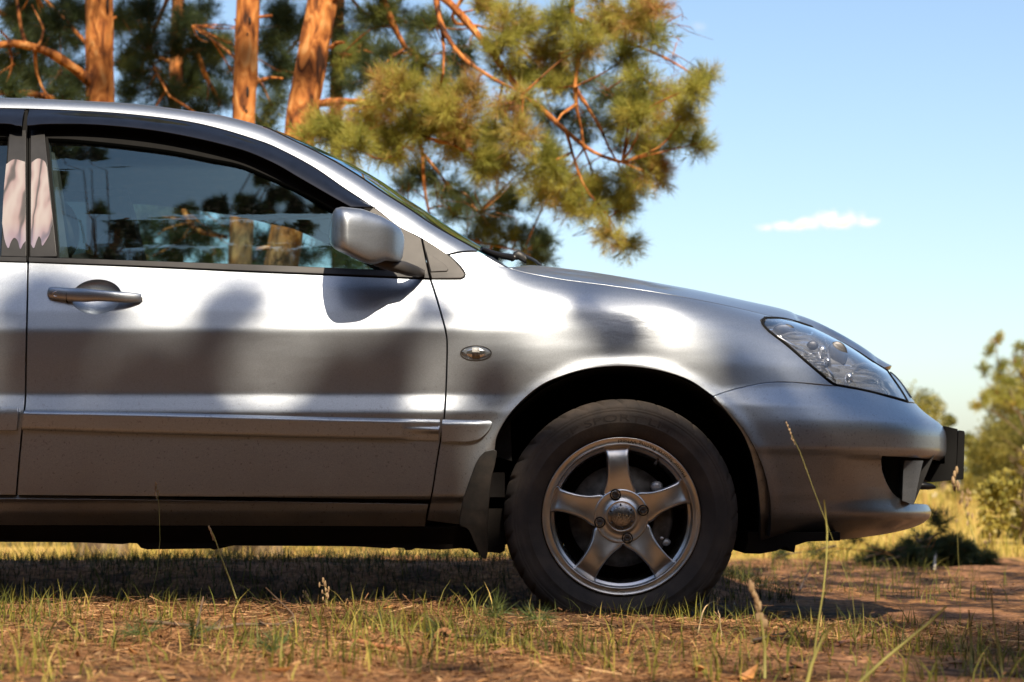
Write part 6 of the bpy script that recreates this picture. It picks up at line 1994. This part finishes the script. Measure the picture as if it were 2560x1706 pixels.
for px, py, s, lb in [(905, 1540, .022, 'wedge of bark on the litter below the door edge'), (1240, 1520, .024, 'upright bark flake at the shadow edge next to the tyre'), (1205, 1525, .015, 'small bark flake left of the upright one'), (545, 1615, .02, 'bark flake below the fallen dark branch'), (660, 1600, .017, 'grey-brown bark piece right of the fallen branch'), (1250, 1640, .022, 'bark flake on the lit ground below the wheel'), (1990, 1670, .026, 'bark flake at the foot of the thick yellow stem'), (1450, 1680, .024, 'bark flake at the bottom edge below the wheel'), (2380, 1660, .022, 'bark flake in the lower right corner')]:
    V, F = chip(rg, s, .2, .25)
    obj('bark_flake', new_mesh('bark_flake', V, F, False), BARKCHIP, label=lb, cat='bark', group='bark flakes on the ground').location = tuple(ground_hit(px, py) + [0, 0, .005])
def cone_mesh(s):
    V0, F0 = [], []
    mb_ = MB()
    for i in range(60):
        t = i / 60
        a = i * 2.4
        r = s * .42 * math.sin(math.pi * (t * .86 + .10)) ** .8
        c = np.array([math.cos(a) * r, math.sin(a) * r, (t - .5) * s * 1.3])
        o_ = np.array([math.cos(a), math.sin(a), .35]); u_ = np.array([-math.sin(a), math.cos(a), 0])
        q = s * .13
        mb_.add(np.array([c - u_ * q * .5, c + u_ * q * .5, c + o_ * q * 1.3 + u_ * q * .6, c + o_ * q * 1.3 - u_ * q * .6, c + o_ * q * 1.2 + [0, 0, q * .5]]), [np.array([[0, 1, 2, 3]]), np.array([[3, 2, 4], [2, 1, 4], [0, 3, 4]])], .2 + .4 * (i % 3) / 3)
    return mb_.mesh('pine_cone', False)
cm = cone_mesh(.036)
for k, (px, py, lb) in enumerate([(402, 1616, 'reddish pine cone lying below the green sprig in front of the door'), (1140, 1524, 'open pine cone at the edge of the shadow left of the wheel'), (1110, 1612, 'dark pine cone in the foreground below the shadow edge'), (1045, 1625, 'pine cone beside the orange stick in the foreground')]):
    o = obj('pine_cone', cm, LITTER, label=lb, cat='pine cone', group='pine cones on the ground')
    o.location = tuple(ground_hit(px, py) + [0, 0, .014])
    o.rotation_euler = (1.2 + k * .4, .3 * k, k * 1.7)
def twig(label, pts, r0, r1, mt=STICK, side=0, lift=.008, name='twig'):
    P = [ground_hit(a, b) + [0, 0, lift + (q[2] if len(q) > 2 else 0)] for q in pts for a, b in [q[:2]]]
    m_ = MB()
    C_ = limb(m_, P, r0, r1, 7, .5, .0008, rg)
    for _ in range(side):
        s = C_[rg.integers(len(C_) // 5, len(C_))]
        limb(m_, [s, s + rg.normal(0, .015, 3) + [0, 0, .01], s + rg.normal(0, .04, 3) + [0, 0, .015]], r1, r1 * .4, 5)
    return m_.obj(name, mt, label=label, cat='twig', group='twigs on the ground')
twig('dark crooked fallen branch in front of the door', [(345, 1560), (450, 1572), (545, 1582), (600, 1570), (700, 1572), (735, 1560)], .0045, .0025, side=5)
twig('short dark twig standing up from the fallen branch', [(492, 1578), (500, 1565, .02), (510, 1560, .05)], .003, .0018)
twig('orange-brown stick lying in the foreground left of the wheel', [(888, 1612), (950, 1625), (1055, 1640)], .007, .005, mat('orange_stick', (0.42, 0.17, 0.06), .8, col2=(.26, .10, .04), scale=30))
twig('thin brown twig below the front wheel', [(1140, 1600), (1200, 1602), (1270, 1590)], .004, .003, side=2)
twig('straight reddish twig leaning on the litter right of the wheel', [(2095, 1618), (2160, 1600), (2232, 1570, .01)], .004, .0028, mat('red_twig', (0.30, 0.13, 0.07), .8, col2=(.2, .08, .04), scale=30))
twig('dark thin stick crossing the litter below the bumper', [(1880, 1610), (1960, 1592), (2020, 1590)], .0035, .002, side=3)
twig('dark broken twig standing in the shade under the bumper', [(2000, 1480), (2012, 1470, .03), (2030, 1462, .075)], .0035, .0018, side=2)
twig('bare dark twig lying in the shade right of the wheel', [(1895, 1470), (1930, 1462), (1965, 1455, .01)], .003, .0015, side=4)
twig('pale bent straw below the front tyre', [(1745, 1590), (1762, 1560, .03), (1790, 1550, .05), (1800, 1560, .02), (1810, 1590)], .0016, .001, mat('straw', (0.55, 0.38, 0.18), .7, scale=60))
twig('short pale stub beside the heap of pine branches', [(2337, 1425), (2337, 1420, .02), (2338, 1415, .055)], .007, .006, mat('grey_stub', (0.30, 0.26, 0.22), .8, scale=60))
SPRIG = mat('sprig_needles', (1, 1, 1), .55, col2=(.85, .85, .85), scale=5, trans=.25, tone=[(0.0, (0.04, 0.07, 0.025)), (0.5, (0.09, 0.13, 0.035)), (1.0, (0.2, 0.2, 0.06))])
for px, py, lb in [(355, 1600, 'green pine sprig on the ground at the left end of the fallen branch'), (478, 1604, 'green pine sprig on the ground below the fallen branch'), (1235, 1552, 'dark green pine sprig just left of the front tyre'), (1105, 1590, 'bright green tuft of pine needles on the foreground litter'), (1345, 1560, 'green pine sprig under the front edge of the tyre'), (690, 1640, 'small pine sprig in the foreground left of the orange stick')]:
    p = ground_hit(px, py) + [0, 0, .012]
    nd = Needles()
    dd = unit(rg.normal(0, 1, (5, 3)) * [1, .6, .3] + [0, 0, .3])
    nd.shoots(np.repeat(p[None], 5, 0), dd, .03, 34, .042, .0015, rg.uniform(.2, .7), rg, (15, 60))
    nd.obj('pine_sprig', SPRIG, None, label=lb, cat='sprig', group='green pine sprigs on the ground')

# heap of cut pine branches beyond the nose
hp = at(2310, 1405, 5.0)
heap = empty('branch_heap', tuple(hp), label='dark heap of cut pine branches lying on the dirt beyond the nose', cat='branch heap')
wd, ne = MB(), Needles()
for _ in range(46):
    x_ = rg.normal(-.01, .13); y_ = rg.uniform(-.16, .2)
    hh = .12 * math.exp(-(x_ / .15) ** 2) + .012
    q = hp + [x_, y_, rg.uniform(.008, max(.012, hh))]
    e_ = q + rg.normal(0, 1, 3) * [.08, .06, .02]
    lb_ = limb(wd, [q, (q + e_) / 2 + rg.normal(0, .02, 3), e_], .006, .002, 5, .2)
    clump(ne, wd, lb_[-1:], e_ - [0, 0, .01], .04, 5, rg, rg.uniform(0, .25), n=24, nl=.04, w=.0024, sl=.05, per=6, link=.003)
for a, b in (((2320, 1350), (2365, 1330)), ((2335, 1300), (2345, 1270)), ((1930, 1400), (2010, 1380)), ((2200, 1385), (2140, 1410)), ((2090, 1365), (2030, 1385)), ((2430, 1405), (2380, 1385))):
    limb(wd, [at(*a, 4.9), (at(*a, 4.9) + at(*b, 4.9)) / 2 + [0, 0, .01], at(*b, 4.9)], .007, .002, 5, .2)
for a in ((2350, 1312), (2140, 1350), (2050, 1375), (1950, 1375), (2400, 1390), (2350, 1305)):
    clump(ne, wd, hp[None], at(*a, 4.9), .05, 4, rg, .15, n=22, nl=.05, w=.0024, sl=.07, per=5, link=.003)
T(heap, wd, 'branches', BARK, kind='stuff')
T(heap, ne, 'needles', NEEDLE, kind='stuff')

# ---------------------------------------------------------------- tall grass stalks, each its own
STALK = mat('grass_stalk', (0.42, 0.38, 0.11), .6, col2=(0.28, 0.26, 0.07), scale=12, trans=.15)
SEED = mat('seed_head', (0.46, 0.32, 0.17), .75, col2=(0.30, 0.19, 0.10), scale=60, trans=.15)
def stalk(label, pts, Y, r, head=0, spread=.008, hl=.05, grain=.004, leafs=0):
    P = [at(a, b, Y) for a, b in pts]
    g0 = float(G(P[0][0], Y))
    o = empty('grass_stalk', tuple([P[0][0], Y, g0]), label=label, cat='grass stalk', group='tall grass stalks')
    if P[0][2] > g0: P = [np.array([P[0][0] + (P[0][0] - P[1][0]) * .3, Y, g0 - .01])] + P
    m_ = MB()
    C_ = limb(m_, P, r * 1.05, r * .55, 6, .5)
    T(o, m_, 'stem', STALK)
    if leafs:
        V, F, tn = blades(np.repeat(C_[len(C_) // 4][None], leafs, 0), np.full(leafs, .1), np.full(leafs, .004), rg.uniform(.6, 1.2, leafs), np.full(leafs, .4), rg)
        T(o, MB().add(V, F, tn), 'blade', GRASS)
    if head:
        m_ = MB()
        tg = unit(C_[-1] - C_[-3])
        for k in range(head):
            t = k / max(1, head - 1)
            c = C_[-1] - tg * hl * (1 - t) + rg.normal(0, 1, 3) * spread * (1 - .5 * t)
            V, F = ball((0, 0, 0), grain * .5, grain * .5, grain * rg.uniform(1.0, 1.6), 7, 6)
            m_.add(V + c, F)
            b_ = C_[-1] - tg * (hl * (1 - t) + .008)
            m_.add(*tube([b_, c], [.0005, .0004], 4))
        T(o, m_, 'seed_head', SEED, kind='stuff')
    return o
stalk('tall thin stalk with small pale seed head in front of the front door', [(355, 1535), (380, 1480), (393, 1430), (400, 1350), (398, 1270), (391, 1208)], -.12, .0011, 12, .006, .034, .0030)
stalk('leaning green stalk with narrow tip under the door sill', [(602, 1530), (575, 1450), (552, 1390), (535, 1340), (523, 1318)], -.45, .0021, 8, .0015, .03, .0040)
stalk('short stalk with brown fluffy seed head in the shade under the sill', [(830, 1560), (822, 1530), (815, 1500), (810, 1450)], -.5, .0012, 16, .006, .05, .0048)
stalk('short faded stalk left of the fluffy one under the sill', [(772, 1570), (768, 1530), (764, 1480)], -.35, .0010, 10, .006, .025, .0042)
stalk('blurred foreground stalk with yellow ear below the bumper', [(1912, 1706), (1912, 1620), (1905, 1560), (1893, 1500), (1880, 1465)], -1.75, .0030, 16, .0030, .075, .0075)
stalk('tall blurred stem rising in front of the bumper', [(2035, 1640), (2045, 1560), (2058, 1480), (2066, 1400), (2068, 1330), (2060, 1250)], -1.5, .0024)
stalk('thick yellow stem at the bottom edge right of centre', [(2018, 1706), (2030, 1660), (2050, 1610), (2085, 1556)], -1.9, .0038)
stalk('long blurred straw slanting up to the right in the foreground', [(2150, 1706), (2210, 1650), (2270, 1600), (2320, 1560), (2366, 1516)], -1.9, .0034)
stalk('upright green stem near the right corner', [(2428, 1685), (2428, 1600), (2422, 1525)], -1.6, .0024)
stalk('tall reddish stem at the right corner', [(2508, 1706), (2500, 1640), (2485, 1560), (2477, 1470)], -1.7, .0024)
stalk('blurred stalk crossing the bumper with a drooping ear', [(2130, 1480), (2090, 1370), (2040, 1240), (2000, 1130), (1965, 1058)], -1.2, .0006, 6, .002, .04, .0028)
stalk('slender stalk with loose seeds in front of the number plate', [(2400, 1480), (2395, 1380), (2392, 1280), (2385, 1180)], -1.4, .0007, 8, .006, .03, .0065)
stalk('pale stalk with small ear just right of the wheel', [(1745, 1560), (1765, 1540), (1785, 1515), (1800, 1495)], -.15, .0012, 8, .004, .02, .0035)
stalk('dry weed standing in the meadow right of the bumper', [(2448, 1395), (2430, 1330), (2412, 1270), (2405, 1235)], 5.3, .004, 18, .03, .12, .010)
stalk('weed with two stems at the near edge of the meadow', [(2460, 1400), (2470, 1360), (2474, 1340)], 5.2, .004, 6, .02, .05, .008)

# small far-off marks in the meadow
V, F = extrude(np.array([(-.04, 0), (.04, 0), (.045, .26), (.02, .30), (-.02, .30), (-.045, .26)]), -.02, .02)
o = obj('marker_post', new_mesh('marker_post', V, F, False), mat('white_post', (.8, .8, .78), .5), label='small white marker post standing far off in the meadow', cat='post')
x_, y_ = far(2148, 62); o.location = (x_, y_, float(G(x_, y_)) - .06)
V, F = ball((0, 0, .75), .07, .05, .13, 12, 9)
mm = MB().add(V, F)
mm.add(*tube([(0, 0, 0), (0.02, 0, .7)], [.012, .01], 6))
o = mm.obj('red_flag_stake', mat('orange_red_rag', (.62, .12, .05), .7), label='tiny orange-red rag on a stake by the far bushes', cat='stake')
x_, y_ = far(2227, 90); o.location = (x_, y_, float(G(x_, y_)) - .25)

# ================================================================ CLOUDS
def cloud(label, cx, cy, D, puffs, dens, seed):
    c0 = dp(cx, cy, D)
    o = MB()
    lo, hi = np.array([1e9] * 3), np.array([-1e9] * 3)
    k = 1.088 * (CAM_D + D) / FPX
    pts = []
    for x, y, rx, rz in puffs:
        pts.append((np.array([(x - cx) * k, 0, -(y - cy) * k]), rx * k, rz * k))
    for p, rx, rz in pts:
        V, F = ball(p, rx, rx * .8, rz, 24, 16)
        o.add(V, F)
    me = o.mesh('cloud')
    m = bpy.data.materials.new('cloud_vapour')
    m.use_nodes = True
    N, L = m.node_tree.nodes, m.node_tree.links
    N.remove(N['Principled BSDF'])
    pv = N.new('ShaderNodeVolumePrincipled')
    pv.inputs['Color'].default_value = (1, 1, 1, 1)
    pv.inputs['Anisotropy'].default_value = 0.2
    tc = N.new('ShaderNodeTexCoord')
    # density: sum of soft balls, eaten by noise
    acc = None
    for p, rx, rz in pts:
        mp = N.new('ShaderNodeMapping')
        mp.vector_type = 'TEXTURE'
        mp.inputs['Location'].default_value = tuple(p)
        mp.inputs['Scale'].default_value = (rx, rx * .8, rz)
        L.new(tc.outputs['Object'], mp.inputs[0])
        ln = N.new('ShaderNodeVectorMath'); ln.operation = 'LENGTH'
        L.new(mp.outputs[0], ln.inputs[0])
        mr = N.new('ShaderNodeMapRange')
        mr.interpolation_type = 'SMOOTHSTEP'
        mr.inputs['From Min'].default_value = 1.0
        mr.inputs['From Max'].default_value = 0.0
        L.new(ln.outputs['Value'], mr.inputs['Value'])
        if acc is None: acc = mr.outputs[0]
        else:
            a = N.new('ShaderNodeMath'); a.operation = 'MAXIMUM'
            L.new(acc, a.inputs[0]); L.new(mr.outputs[0], a.inputs[1]); acc = a.outputs[0]
    nz = N.new('ShaderNodeTexNoise')
    nz.inputs['Scale'].default_value = 2.2 / (k * 60)
    nz.inputs['Detail'].default_value = 6
    L.new(tc.outputs['Object'], nz.inputs['Vector'])
    s1 = N.new('ShaderNodeMath'); s1.operation = 'MULTIPLY_ADD'
    L.new(nz.outputs['Fac'], s1.inputs[0]); s1.inputs[1].default_value = -1.7
    L.new(acc, s1.inputs[2])
    s2 = N.new('ShaderNodeMath'); s2.operation = 'ADD'; s2.inputs[1].default_value = 0.50
    L.new(s1.outputs[0], s2.inputs[0])
    s3 = N.new('ShaderNodeMath'); s3.operation = 'MULTIPLY'; s3.use_clamp = False; s3.inputs[1].default_value = dens / k / 40
    mxm = N.new('ShaderNodeMath'); mxm.operation = 'MAXIMUM'; mxm.inputs[1].default_value = 0
    L.new(s2.outputs[0], mxm.inputs[0]); L.new(mxm.outputs[0], s3.inputs[0])
    L.new(s3.outputs[0], pv.inputs['Density'])
    L.new(pv.outputs[0], N['Material Output'].inputs['Volume'])
    m.cycles.volume_step_rate = 1.0
    ob = obj('cloud', me, m, label=label, cat='cloud', group='clouds')
    ob.location = tuple(c0)
    return ob
cloud('small flat white cloud in the sky above the bonnet', 1880, 512, 1500, [(1800, 520, 60, 22), (1850, 516, 70, 26), (1905, 503, 70, 34), (1955, 503, 60, 32), (1760, 524, 45, 14), (1990, 512, 55, 18), (1925, 512, 80, 26)], 2.6, 1)
cloud('faint wisp of cloud beside the highest pine tip', 1485, 36, 1500, [(1485, 36, 45, 26), (1510, 40, 30, 18)], 1.0, 2)
cloud('faintest scrap of cloud right of the pine tip', 1606, 62, 1500, [(1606, 62, 34, 22)], 0.6, 3)
